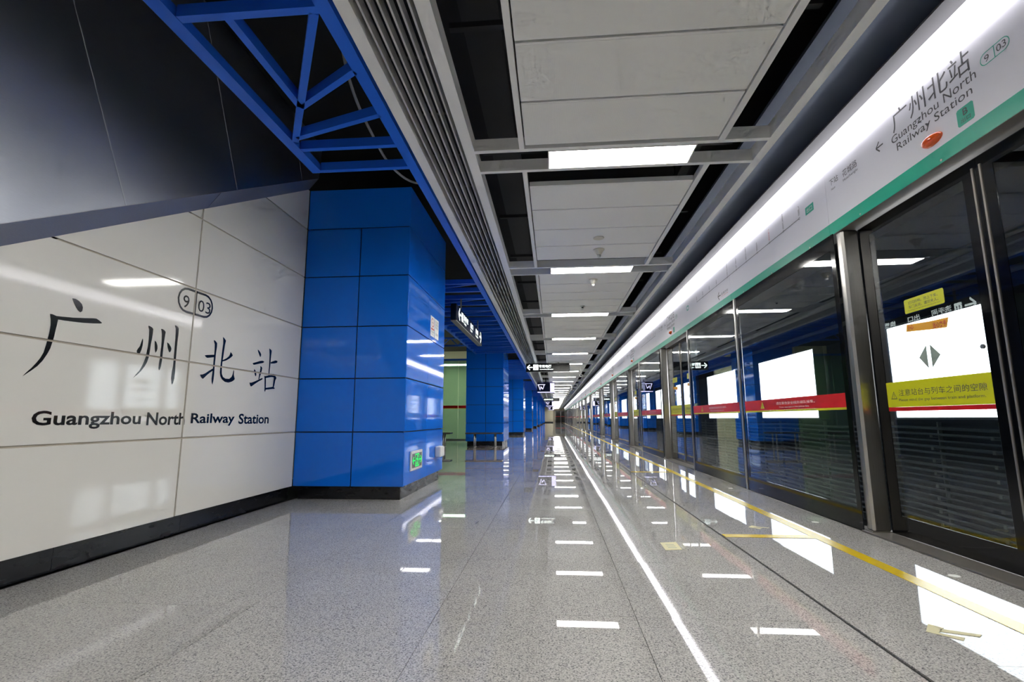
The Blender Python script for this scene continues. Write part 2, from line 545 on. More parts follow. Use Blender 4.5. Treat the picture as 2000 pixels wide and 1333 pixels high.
STROKES = {
 "guang": [
  [(2.824,1.655),(2.847,1.657),(2.872,1.649),(2.893,1.634),(2.903,1.613),(2.901,1.59),(2.89,1.579),(2.873,1.587),(2.857,1.603),(2.842,1.624),(2.831,1.641)],
  [(2.702,1.53),(2.716,1.531),(2.743,1.525),(2.783,1.529),(2.854,1.537),(2.919,1.548),(2.981,1.559),(3.006,1.562),(3.03,1.553),(3.052,1.541),(3.04,1.535),(2.995,1.527),(2.923,1.517),(2.853,1.511),(2.795,1.507),(2.754,1.506),(2.752,1.473),(2.748,1.438),(2.745,1.399),(2.739,1.365),(2.732,1.326),(2.717,1.287),(2.696,1.247),(2.672,1.214),(2.644,1.187),(2.62,1.167),(2.596,1.147),(2.612,1.168),(2.639,1.199),(2.662,1.231),(2.681,1.262),(2.695,1.296),(2.703,1.339),(2.708,1.377),(2.713,1.419),(2.714,1.465),(2.71,1.498),(2.703,1.522)],
 ],
 "zhou": [
  [(3.392,1.491),(3.399,1.479),(3.4,1.445),(3.394,1.41),(3.383,1.381),(3.371,1.371),(3.358,1.377),(3.352,1.395),(3.361,1.411),(3.376,1.432),(3.384,1.463)],
  [(3.431,1.593),(3.444,1.593),(3.467,1.587),(3.48,1.577),(3.48,1.548),(3.478,1.504),(3.473,1.459),(3.471,1.412),(3.467,1.363),(3.456,1.324),(3.439,1.292),(3.412,1.257),(3.385,1.228),(3.349,1.198),(3.37,1.226),(3.397,1.258),(3.415,1.294),(3.429,1.329),(3.439,1.364),(3.443,1.399),(3.448,1.443),(3.449,1.486),(3.447,1.529),(3.444,1.564),(3.435,1.582)],
  [(3.505,1.493),(3.522,1.484),(3.536,1.46),(3.54,1.438),(3.534,1.416),(3.525,1.401),(3.517,1.418),(3.51,1.452)],
  [(3.553,1.59),(3.567,1.593),(3.588,1.587),(3.603,1.576),(3.6,1.546),(3.597,1.5),(3.595,1.446),(3.596,1.401),(3.596,1.357),(3.591,1.307),(3.583,1.28),(3.576,1.273),(3.568,1.288),(3.568,1.327),(3.572,1.363),(3.572,1.407),(3.574,1.452),(3.572,1.505),(3.568,1.55),(3.561,1.578)],
  [(3.627,1.498),(3.648,1.49),(3.669,1.47),(3.679,1.453),(3.674,1.434),(3.663,1.423),(3.653,1.431),(3.637,1.461)],
  [(3.689,1.645),(3.704,1.645),(3.724,1.637),(3.735,1.627),(3.737,1.587),(3.735,1.531),(3.735,1.475),(3.735,1.415),(3.736,1.345),(3.741,1.277),(3.739,1.227),(3.731,1.19),(3.722,1.173),(3.713,1.188),(3.705,1.224),(3.707,1.274),(3.713,1.32),(3.713,1.37),(3.712,1.416),(3.71,1.471),(3.709,1.527),(3.706,1.582),(3.703,1.619),(3.693,1.636)],
 ],
 "bei": [
  [(4.161,1.6),(4.18,1.595),(4.207,1.578),(4.209,1.543),(4.203,1.488),(4.202,1.426),(4.201,1.364),(4.203,1.303),(4.201,1.25),(4.193,1.205),(4.179,1.228),(4.174,1.26),(4.178,1.309),(4.18,1.362),(4.179,1.411),(4.181,1.469),(4.181,1.518),(4.177,1.563),(4.162,1.588)],
  [(4.061,1.45),(4.101,1.459),(4.184,1.471),(4.184,1.449),(4.134,1.439),(4.099,1.432),(4.078,1.436)],
  [(4.024,1.28),(4.054,1.284),(4.087,1.297),(4.136,1.326),(4.179,1.348),(4.185,1.33),(4.15,1.311),(4.112,1.285),(4.081,1.259),(4.065,1.247),(4.041,1.257)],
  [(4.278,1.646),(4.295,1.64),(4.324,1.619),(4.316,1.58),(4.31,1.523),(4.305,1.459),(4.299,1.408),(4.3,1.354),(4.305,1.312),(4.325,1.285),(4.362,1.272),(4.415,1.275),(4.446,1.295),(4.46,1.322),(4.468,1.361),(4.476,1.358),(4.479,1.315),(4.496,1.281),(4.49,1.27),(4.458,1.252),(4.406,1.239),(4.353,1.243),(4.311,1.263),(4.286,1.29),(4.276,1.322),(4.276,1.364),(4.279,1.414),(4.281,1.473),(4.284,1.533),(4.288,1.584),(4.285,1.617)],
  [(4.403,1.524),(4.421,1.514),(4.44,1.497),(4.428,1.484),(4.391,1.459),(4.347,1.437),(4.3,1.423),(4.301,1.436),(4.351,1.458),(4.385,1.482),(4.398,1.505)],
 ],
 "zhan": [
  [(4.827,1.606),(4.85,1.599),(4.881,1.58),(4.894,1.563),(4.89,1.541),(4.88,1.534),(4.864,1.551),(4.838,1.583)],
  [(4.757,1.458),(4.817,1.475),(4.885,1.495),(4.928,1.502),(4.954,1.497),(4.958,1.491),(4.938,1.48),(4.867,1.464),(4.806,1.449),(4.776,1.444)],
  [(4.791,1.403),(4.813,1.393),(4.834,1.362),(4.837,1.346),(4.825,1.33),(4.812,1.344),(4.794,1.379)],
  [(4.893,1.444),(4.917,1.438),(4.931,1.427),(4.926,1.399),(4.912,1.365),(4.899,1.331),(4.891,1.307),(4.877,1.306),(4.885,1.35),(4.894,1.392),(4.897,1.426)],
  [(4.731,1.263),(4.758,1.263),(4.807,1.277),(4.881,1.303),(4.936,1.323),(4.954,1.321),(4.945,1.309),(4.89,1.287),(4.824,1.256),(4.772,1.228),(4.756,1.226),(4.74,1.242)],
  [(5.033,1.645),(5.061,1.638),(5.082,1.626),(5.079,1.582),(5.077,1.538),(5.074,1.473),(5.07,1.409),(5.069,1.359),(5.054,1.358),(5.051,1.407),(5.052,1.471),(5.05,1.535),(5.046,1.586),(5.039,1.624)],
  [(5.077,1.504),(5.13,1.521),(5.168,1.533),(5.201,1.531),(5.21,1.521),(5.195,1.508),(5.149,1.497),(5.08,1.488)],
  [(4.976,1.35),(5.006,1.346),(5.014,1.298),(5.019,1.235),(5.018,1.197),(5.01,1.184),(4.999,1.201),(4.996,1.255),(4.988,1.317)],
  [(4.988,1.346),(5.057,1.36),(5.129,1.371),(5.143,1.385),(5.172,1.373),(5.207,1.351),(5.208,1.341),(5.191,1.32),(5.183,1.284),(5.172,1.245),(5.148,1.243),(5.152,1.286),(5.158,1.33),(5.152,1.349),(5.105,1.347),(5.008,1.329)],
  [(5.014,1.227),(5.081,1.236),(5.149,1.247),(5.185,1.239),(5.186,1.228),(5.144,1.224),(5.075,1.215),(5.016,1.208)],
 ],
}

# ================================================================== SETTING
YB, YE = -11.0, 121.0          # platform runs from behind the camera to the end wall
XW = -2.99                    # white wall face
XC0, XC1 = -2.99, -1.70       # blue columns
ZJ = [0.148, 0.755, 1.373, 1.993, 2.610, 3.220, 3.730]   # panel joints, shared by wall and columns
TAN30 = math.tan(math.radians(30))

# floor: slab plus granite tiles as far as they can be told apart
g = G()
g.box(-8.2, 2.62, YB, YE, -1.2, -0.020)
floor = g.build('floor', 'grout')
tag(floor, kind='structure')
XS = [-2.98, -2.40, -1.48, -0.56, 0.36, 1.28, 2.43]
YT = 13.3
for i in range(6):
    off = 0.0 if i < 5 else -0.37
    x0, x1 = XS[i] + 0.0012, XS[i + 1] - 0.0012
    if i == 4: x1 -= 0.008
    if i == 5: x0 += 0.008
    y = 0.70 + off - 0.9 * 2
    while y < YT:
        y1 = min(y + 0.9, YT)
        if y1 - y > 0.05:
            t = G().box(x0, x1, y + 0.0012, y1 - 0.0012, -0.018, 0.0).build('tile', 'granite', floor)
            if i in (3, 4, 5):
                t.rotation_euler = (random.uniform(-.0008, .0008), random.uniform(-.0014, .0014), 0)
            else:
                t.rotation_euler = (random.uniform(-.0004, .0004), random.uniform(-.0005, .0005), 0)
        y += 0.9
G().box(XS[0] + 0.001, 1.27, YT + 0.0012, YE, -0.019, 0.0).build('tile_field', 'granite', floor)['kind'] = 'stuff'
G().box(1.289, XS[-1], YT + 0.0012, YE, -0.019, 0.0).build('tile_field', 'granite', floor)['kind'] = 'stuff'
G().box(-8.2, XS[0] - 0.001, 7.75, YE, -0.019, 0.0).build('tile_field', 'granite', floor)['kind'] = 'stuff'
G().box(XS[0], XS[-1], YB, 0.70 - 0.37 - 1.8 - 0.01, -0.019, 0.0).build('tile_field', 'granite', floor)['kind'] = 'stuff'
G().box(1.272, 1.288, YB, YE, -0.02, -0.006).build('floor_groove', 'groove_dark', floor)
G().box(2.431, 2.60, YB, YE, -0.02, -0.002).build('platform_edge_strip', 'steel_dark', floor)

# white station-name wall below the escalator
def slope(y, a):
    return a + TAN30 * y
core = G().prism([(YB, .146), (5.69, .146), (5.69, slope(5.69, .44)), (-.2, slope(-.2, .44)), (-.2, .3), (YB, .3)], 'x', -5.2, XW - 0.012)
wall_left = core.build('wall_left', 'wall_joint')
tag(wall_left, kind='structure')
cut = ((XW, 0, 0.462), (0, -math.sin(math.radians(30)), math.cos(math.radians(30))))
YJ = [-1.62, 0.22, 2.05, 3.885, 5.69]
for r in range(6):
    for c in range(4):
        y0, y1 = YJ[c] + 0.0085, YJ[c + 1] - 0.0085
        z0, z1 = ZJ[r] + (0.0065 if r else 0), ZJ[r + 1] - 0.0065
        if slope(y1, .46) < z0 + 0.02:
            continue
        cuts = [cut] if slope(y0, .46) < z1 else []
        G().box(XW - 0.0115, XW, y0, y1, z0, z1).build('panel', 'white_enamel', wall_left, bevel=0.0 if cuts else 0.0015, cuts=cuts)
b = G().box(-5.2, XW - 0.035, YB, 5.66, 0.0, 0.142).build('baseboard_left', 'black_base')
tag(b, kind='structure')
for yy in (1.05, 2.95, 4.0, 5.2):
    G().box(XW - 0.036, XW - 0.0335, yy - 0.0012, yy + 0.0012, 0.004, 0.14).build('joint', 'duct', b)

# ceiling slab and dark services above the open ceiling
ceiling = G().box(-8.2, 7.2, YB, YE, 4.30, 4.50).build('ceiling', 'ceiling_dark')
tag(ceiling, kind='structure')
wb = G().box(-8.2, 7.2, YB - .2, YB, -1.2, 4.5).build('wall_back', 'cream_wall'); tag(wb, kind='structure')
wf = G().box(-8.4, -8.2, YB, YE, -1.2, 4.5).build('wall_far_side', 'tunnel_wall'); tag(wf, kind='structure')

# cove between the ceiling edge beam and the platform-screen header
cv = G().box(1.80, 2.62, YB, YE, 3.43, 3.46).build('cove_ceiling', 'cove_metal'); tag(cv, kind='structure')

# end wall with dark double door
we = G()
we.box(-8.2, 0.35, YE, YE + .2, -1.2, 4.5)
we.box(2.9, 7.2, YE, YE + .2, -1.2, 4.5)
we.box(0.35, 2.9, YE, YE + .2, 2.75, 4.5)
we = we.build('wall_end', 'cream_wall'); tag(we, kind='structure')
dr = thing('door_1', (1.6, YE + .1, 0), None, None)
tag(dr, kind='structure')
for k in range(2):
    x0 = 0.37 + k * 1.26
    G().box(x0, x0 + 1.24, YE + .06, YE + .10, 0.0, 2.73).build('door_leaf', 'frame_black', dr)
    G().box(x0 + .12, x0 + 1.12, YE + .045, YE + .06, 1.30, 1.42).build('red_strip', 'band_red', dr)
    G().box(x0 + .02, x0 + .07, YE + .03, YE + .06, 0.0, 2.7).build('steel_edge', 'steel', dr)
cw = G().box(-3.0, -0.15, 112.0, 112.3, 0.0, 4.3).build('wall_end_return', 'cream_wall'); tag(cw, kind='structure')
b2 = G().box(-3.0, -0.15, 111.97, 111.999, 0.0, 0.2).build('baseboard_end', 'black_base'); tag(b2, kind='structure')

# trackway beyond the screen
tw = G().box(6.25, 6.5, YB, YE, -1.2, 4.5).build('wall_track', 'tunnel_wall'); tag(tw, kind='structure')
tb = G().box(2.62, 6.25, YB, YE, -1.35, -1.15).build('track_bed', 'trackbed'); tag(tb, kind='structure')
for xr in (3.35, 4.785):
    rl = G().box(xr - .035, xr + .035, YB, YE, -1.15, -0.99)
    rl = rl.build('rail', 'rail_steel')
    tag(rl, 'dark steel running rail behind the screen doors, ' + ('nearer the platform' if xr < 4 else 'nearer the tunnel wall'), 'rail', 'running rails')

# ================================================================== COLUMNS
def make_column(y0, label):
    t = thing('column', ((XC0 + XC1) / 2, y0 + 1.0, 0), label, 'column', 'blue panelled columns')
    y1 = y0 + 2.0
    G().box(XC0 + .02, XC1 - .02, y0 + .02, y1 - .02, 0.14, 3.70).build('core', 'joint_dark', t)
    G().box(XC0 + .045, XC1 - .045, y0 + .045, y1 - .045, 0.0, 0.146).build('plinth', 'black_base', t)
    xm = -2.312
    q = 0.0062
    for r in range(6):
        z0, z1 = ZJ[r] + (q if r else 0), ZJ[r + 1] - (q if r < 5 else 0)
        if r == 5:
            spans = [(XC0, XC1)]
        else:
            spans = [(XC0, xm - q), (xm + q, XC1)]
        for a, b_ in spans:
            G().box(a + .001, b_ - (.002 if b_ == XC1 else 0), y0, y0 + .019, z0, z1).build('panel', 'blue_enamel', t, bevel=0.0015)
        for a, b_ in ((y0 + .0195, y0 + 1.0 - .002), (y0 + 1.0 + .002, y1)):
            G().box(XC1 - .019, XC1, a, b_, z0, z1).build('panel', 'blue_enamel', t, bevel=0.0015)
        if r == 0 or True:
            G().box(XC0, XC0 + .019, y0 + .0195, y1, z0, z1).build('panel', 'blue_enamel', t)
            G().box(XC0 + .0195, XC1 - .0195, y1 - .019, y1, z0, z1).build('panel', 'blue_enamel', t)
    return t
COLY = [5.70 + 11.45 * k for k in range(9)]
col0 = make_column(COLY[0], 'large blue panelled column beside the white station-name wall, nearest the camera')
for k in range(1, 9):
    copy_tree(col0, (0, COLY[k] - COLY[0], 0),
              'blue panelled column, %s in the row from the camera' % nth(k + 1) + (', behind the steel bench' if k == 1 else ''))

# ================================================================== ESCALATOR SIDE
es = thing('escalator', (-2.9, 2.7, 1.9), 'dark brushed steel escalator side rising above the white station-name wall', 'escalator')
c30, s30 = math.cos(math.radians(30)), math.sin(math.radians(30))
XE = -2.87
def ep(s_, n_):
    """Point (y, z) at distance s_ along the incline and n_ square to it."""
    y0_, z0_ = 3.0, slope(3.0, .61)
    return (y0_ + c30 * s_ - s30 * n_, z0_ + s30 * s_ + c30 * n_)
LEAN = math.tan(math.radians(3.5))
def slabe(s0, s1, n0, n1, d0, d1):
    """Slab on the leaning side face of the escalator, d0..d1 out from its surface."""
    vs = []
    for d in (d0, d1):
        for a, n_ in ((s0, n0), (s1, n0), (s1, n1), (s0, n1)):
            y_, z_ = ep(a, n_)
            vs.append((XE + LEAN * n_ + d, y_, z_))
    return G().add(vs, [(3, 2, 1, 0), (4, 5, 6, 7), (0, 1, 5, 4), (1, 2, 6, 5), (2, 3, 7, 6), (3, 0, 4, 7)])
cuts_e = [((0, 5.66, 0), (0, 1, 0)), ((0, 0, 4.285), (0, 0, 1))]
slabe(-4.2, 4.2, .01, 3.2, -.10, -.026).build('backing', 'seam_light', es, cuts=cuts_e)
for k in range(-3, 3):
    s0, s1 = 1.306 * k + .003, 1.306 * (k + 1) - .003
    slabe(s0, s1, 0, 3.2, -.024, 0).build('cladding_panel', 'brushed_dark', es, cuts=cuts_e)
    slabe(s1 - .0005, s1 + .0065, 0, 3.2, -.02, .0015).build('seam_strip', 'seam_light', es, cuts=cuts_e)
for ya, yb in ((-.6, 3.92), (3.925, 5.66)):
    q = [(-3.005, .50), (-2.988, .462), (XE, .605), (XE, .612), (XE - .02, .64)]
    vs = [(x, ya, slope(ya, a)) for x, a in q] + [(x, yb, slope(yb, a)) for x, a in q]
    n = len(q)
    fs = [tuple(range(n)), tuple(range(2 * n - 1, n - 1, -1))] + [(i, (i + 1) % n, (i + 1) % n + n, i + n) for i in range(n)]
    G().add(vs, fs).build('edge_trim', 'brushed_trim', es)

# ================================================================== STATION NAME ON THE WALL
sn = thing('station_name', (XW, 3.9, .86), 'black Chinese and English station name lettering on the white wall', 'lettering')
XL = XW + 0.0012
JZ, JY = 1.373, 3.885
def lettering(g0, name, parent, material='print_black'):
    """Vinyl letters cut where the panel joints run."""
    for side in (1, -1):
        ys = (1, -1) if min(p.y for p in g0.v) < JY < max(p.y for p in g0.v) else (0,)
        for sy in ys:
            zin = min(p.z for p in g0.v) < JZ < max(p.z for p in g0.v)
            if not zin and side == -1:
                continue
            bm_cuts = []
            if zin:
                bm_cuts.append(((0, 0, JZ + side * .0068), (0, 0, -side)))
            if sy:
                bm_cuts.append(((0, JY + sy * .0088, 0), (0, -sy, 0)))
            h = G(); h.v = list(g0.v); h.f = list(g0.f)
            h.build(name, material, parent, cuts=bm_cuts)
for key, strokes in STROKES.items():
    for st in strokes:
        lettering(G().flat(st, 'x', XL), 'brush_stroke', sn)
for w, ya, yb, za, zb in (('Guangzhou', 2.680, 3.456, .845, .957), ('North', 3.508, 3.898, .861, .957), ('Railway', 3.966, 4.541, .846, .955), ('Station', 4.603, 5.116, .859, .957)):
    g = text_on(G(), w, 'x', XL, ya, yb, za, zb, bold=0.022)
    lettering(g, 'word', sn)
g2 = text_on(G(), '9', 'x', XL, 3.752, 3.822, 1.808, 1.912)
lettering(g2, 'numeral', sn)
g2 = text_on(G(), '03', 'x', XL, 3.926, 4.082, 1.812, 1.912)
lettering(g2, 'numeral', sn)
g = add_capsule_ring(G(), XL, 3.690, 4.112, 1.768, 1.978, .018)
g.flat([(3.893, 1.772), (3.905, 1.772), (3.905, 1.974), (3.893, 1.974)], 'x', XL)
lettering(g, 'code_outline', sn)

# ================================================================== CEILING
# slatted strip with two edge beams
ss = thing('slat_ceiling', (-.88, 50, 3.1), 'long grey slatted ceiling strip between two white edge beams', 'ceiling strip')
for x0, x1 in ((-1.135, -1.052), (-.708, -.622)):
    G().box(x0, x1, YB, YE, 3.10, 3.225).build('edge_beam', 'white_metal', ss)
for k in range(6):
    x = -1.012 + .0545 * k
    G().box(x - .006, x + .006, YB, YE, 3.108, 3.178).build('slat', 'slat_metal', ss)
for k in range(46):
    y = 0.4 + .6 * k
    g = G()
    for q in range(6):
        x = -1.012 + .0545 * q
        g.box(x - .016, x - .006, y, y + .05, 3.150, 3.178)
    g.box(-1.06, -.70, y + .01, y + .04, 3.178, 3.20)
    g.build('clip_bar', 'bracket_dark', ss)
# blue edge beam beside it
be = G().box(-1.245, -1.160, YB, YE, 3.10, 3.23).build('blue_edge_beam', 'blue_steel')
tag(be, 'long blue steel beam running beside the slatted ceiling strip', 'beam')
# beam on the screen side
cb = G().box(1.75, 1.822, YB, YE, 3.10, 3.22).build('ceiling_edge_beam', 'white_metal')
tag(cb, 'long white beam edging the ceiling beside the platform screen header', 'beam')

# lamps
L0, LP = 4.048, 3.30
NL = range(-4, 35)
lamp = thing('ceiling_lamp', (.6, L0, 3.1), None, 'lamp', 'linear ceiling lamps')
g = G()
g.box(-.012, 1.202, L0 - .150, L0 - .142, 3.098, 3.18).box(-.012, 1.202, L0 + .142, L0 + .150, 3.098, 3.18)
g.box(-.012, -.002, L0 - .142, L0 + .142, 3.098, 3.18).box(1.192, 1.202, L0 - .142, L0 + .142, 3.098, 3.18)
g.box(-.012, 1.202, L0 - .150, L0 + .150, 3.18, 3.20)
g.build('housing', 'white_metal', lamp)
G().box(-.001, 1.191, L0 - .141, L0 + .141, 3.102, 3.120).build('diffuser', 'lamp_glow', lamp)
for k in NL:
    if k == 0:
        continue
    copy_tree(lamp, (0, LP * k, 0), ('white ceiling lamp, %s in the row from the camera' % nth(k + 1)) if k > 0
              else 'white ceiling lamp overhead, %s behind the first visible one' % nth(-k))
lamp['label'] = 'largest white ceiling lamp, first in the row from the camera'

# ceiling bays: cross beams, rails and panels between two lamps
PZ = 3.106
def bay_frame(k):
    yl, yn = L0 + LP * k, L0 + LP * (k + 1)
    t = thing('ceiling_bay', (.58, (yl + yn) / 2, 3.1), None, 'ceiling panel', 'ceiling panel bays')
    G().box(-.622, 1.75, yl + .152, yl + .194, 3.10, 3.205).build('cross_beam', 'white_metal', t)
    G().box(-.622, 1.75, yn - .203, yn - .158, 3.10, 3.205).build('cross_beam', 'white_metal', t)
    for x0, x1 in ((-.247, -.206), (1.350, 1.400)):
        G().box(x0, x1, yl + .194, yn - .203, 3.10, 3.16).build('rail', 'white_metal', t)
    return t
def bay_panels(t, y0, n, first=None):
    for q in range(n):
        a = y0 + .575 * q
        if first is not None and q > 0 and False:
            break
        if q == 0 or True:
            p = G().box(-.196, 1.342, a + .009, a + .566, PZ, PZ + .05).build('panel', 'white_metal', t, bevel=.003)
            G().box(-.176, 1.322, a + .027, a + .548, PZ - .0012, PZ - .0002).build('perforated_field', 'perforated', p)
bay_names = lambda k: 'white perforated ceiling panels between the %s and %s ceiling lamps' % (nth(k + 1), nth(k + 2))
t = bay_frame(-1); bay_panels(t, 3.812 - .575 * 5, 5)
t['label'] = 'white perforated ceiling panels overhead, before the first ceiling lamp'
t = bay_frame(0); bay_panels(t, 4.530, 4)
t['label'] = bay_names(0)
b1 = bay_frame(1); bay_panels(b1, L0 + LP + .205, 5)
b1['label'] = bay_names(1)
for k in range(2, 34):
    copy_tree(b1, (0, LP * (k - 1), 0), bay_names(k))
copy_tree(b1, (0, -LP * 3, 0), 'white perforated ceiling panels directly above and behind the camera')

# detectors and other small ceiling devices
def detector(x, y, label):
    t = thing('smoke_detector', (x, y, 3.1), label, 'detector', 'cone-shaped detectors')
    G().lathe(x, y, [(.075, 3.106), (.075, 3.098), (.062, 3.085), (.040, 3.055), (.026, 3.030)]).build('base', 'detector_cream', t, smooth=True)
    G().lathe(x, y, [(.026, 3.030), (.024, 3.006), (.014, 2.994)]).build('sensor_tip', 'plastic_white', t, smooth=True)
detector(.63, 6.44, 'cream cone-shaped detector under the ceiling panels before the second lamp')
detector(.665, 7.90, 'cream cone-shaped detector under the ceiling panels just past the second lamp')
d = G().lathe(.59, 6.0, [(.068, 3.1045), (.066, 3.098), (.058, 3.096), (.001, 3.096)]).build('ceiling_speaker', 'detector_cream', smooth=False)
tag(d, 'flat round cream disc on the ceiling panel before the cone detector', 'ceiling disc')
t = thing('ceiling_sensor', (.60, 9.8, 3.1), 'small round ceiling sensor with a dark dot, between second and third lamps', 'sensor')
G().lathe(.60, 9.8, [(.045, 3.105), (.045, 3.095), (.03, 3.08)]).build('ring', 'plastic_white', t)
G().lathe(.60, 9.8, [(.02, 3.085), (.018, 3.066), (.008, 3.06)]).build('lens', 'camera_black', t)

# hanging surveillance cameras
def cctv(x, y, label):
    t = thing('surveillance_camera', (x, y, 2.7), label, 'camera', 'hanging surveillance cameras')
    G().lathe(x, y, [(.05, 3.10), (.05, 3.09), (.018, 3.085), (.018, 2.80), (.03, 2.79)], 10).build('pole', 'plastic_white', t)
    G().box(x - .05, x + .05, y - .16, y + .12, 2.70, 2.79).build('body', 'plastic_white', t, bevel=.012)
    G().box(x - .03, x + .03, y - .165, y - .158, 2.715, 2.775).build('lens', 'camera_black', t)
for k, (x, y) in enumerate(((1.20, 21.9), (1.22, 33.6), (1.24, 49.5), (1.25, 66), (1.25, 82))):
    cctv(x, y, 'white surveillance camera on a ceiling pole, %s from the camera' % nth(k + 1))

# dark services above
def box_thing(name, b_, m, label, cat, group=None, bevel=0):
    o = G().box(*b_).build(name, m, bevel=bevel)
    return tag(o, label, cat, group)
box_thing('air_duct', (-.62, -.34, 0, 100, 3.75, 4.05), 'duct', 'dark air duct in the gap beside the slatted ceiling strip', 'duct')
box_thing('cable_tray', (1.46, 1.56, 0, 90, 3.66, 3.72), 'duct', 'dark cable tray in the gap beside the white edge beam', 'cable tray')
for k in range(24):
    y = 1.35 + 1.62 * k
    o = G().box(-.66, 1.75, y, y + .045, 3.50, 3.54)
    o.box(-.29, -.275, y + .01, y + .025, 3.54, 4.30).box(1.60, 1.615, y + .01, y + .025, 3.54, 4.30)
    o = o.build('hanger_channel', 'duct')
    tag(o, 'dark steel hanger channel above the ceiling panels, %s from the camera' % nth(k + 1), 'channel', 'hanger channels')

# blue ceiling trusses
def blue_bar(t, x0, y0, x1, y1, w=.05, z0=3.10, z1=3.175, name='bar'):
    G().bar(x0, y0, x1, y1, w, z0, z1).build(name, 'blue_steel', t)
t = thing('blue_truss', (-1.7, 2.2, 3.1), 'blue steel ceiling truss with fanned bars above the white wall', 'truss', 'blue ceiling trusses')
G().box(-2.135, -2.045, -3.0, 4.09, 3.10, 3.165).build('rail', 'blue_steel', t)
for dy in (-3.5, -1.75, 0):
    for y, w in ((3.705, .045), (4.066, .048)):
        if dy < 0 and y > 4:
            continue
        blue_bar(t, -2.04, y + dy, -1.245, y + dy, w)
    y = 2.325 + dy
    blue_bar(t, -2.04, y, -1.245, y, .05)
    blue_bar(t, -1.275, 2.35 + dy, -2.03, 3.58 + dy, .05)
    blue_bar(t, -1.765, 2.35 + dy, -1.765, 3.14 + dy, .05)
    blue_bar(t, -1.235, 2.82 + dy, -1.76, 3.155 + dy, .045)
    blue_bar(t, -1.235, 3.29 + dy, -1.99, 3.535 + dy, .045)
for k in range(8):
    ya, yb = COLY[k] + 2.25, COLY[k + 1] - .12
    if k > 0:
        copy_tree(tr1, (0, COLY[k] - COLY[0], 0), 'blue slatted ceiling truss between the %s and %s blue columns' % (nth(k + 1), nth(k + 2)))
        continue
    tr1 = thing('blue_truss', (-1.9, (ya + yb) / 2, 3.1), 'blue slatted ceiling truss between the first and second blue columns', 'truss', 'blue ceiling trusses')
    G().box(-2.66, -2.60, ya, yb, 3.10, 3.22).build('rail', 'blue_steel', tr1)
    n = 0
    y = ya
    while y < yb:
        blue_bar(tr1, -2.62, y, -1.245, y, .05)
        if n % 2 == 0 and y + .6 < yb:
            blue_bar(tr1, -2.60, y + .48, -1.25, y + .04, .035)
        y += .52
        n += 1
# lattice girder further in
t = thing('lattice_girder', (-3.4, 16.7, 3.3), 'blue lattice girder crossing beside the second blue column', 'girder')
for z in (3.34, 3.60):
    G().box(-5.2, -2.62, 16.66, 16.72, z, z + .05).build('chord', 'blue_steel', t)
for xa in (-4.6, -3.2):
    G().box(xa, xa + .03, 16.67, 16.71, 3.65, 4.30).build('hanger', 'blue_steel', t)
for k in range(9):
    xa = -5.1 + .27 * k
    za, zb = (3.37, 3.62) if k % 2 else (3.62, 3.37)
    G().tube([(xa, 16.69, za), (xa + .27, 16.69, zb)], .018, 6).build('web_bar', 'blue_steel', t)
# grey conduit above the truss
cd = G().tube(smooth_path([(-1.52, 3.1, 3.9), (-1.54, 3.3, 3.62), (-1.56, 3.5, 3.52), (-1.60, 3.8, 3.50), (-1.63, 4.2, 3.50), (-1.66, 4.7, 3.50), (-1.60, 5.2, 3.55), (-1.55, 5.8, 3.8)]), .013, 8).build('conduit', 'pipe_grey', smooth=True)
tag(cd, 'grey curved conduit hanging in the dark above the blue truss', 'conduit')

# ================================================================== PLATFORM SCREEN
# far-side column of each door opening, in order along the platform
DC = [4.30]
for step in (7.35, 5.25, 5.25, 5.25) * 5:
    DC.append(DC[-1] + step)
DC = [c for c in DC if c < 118]
DW = 2.40
XD = 2.600      # door leaf glass
XP = 2.450      # fixed panel glass

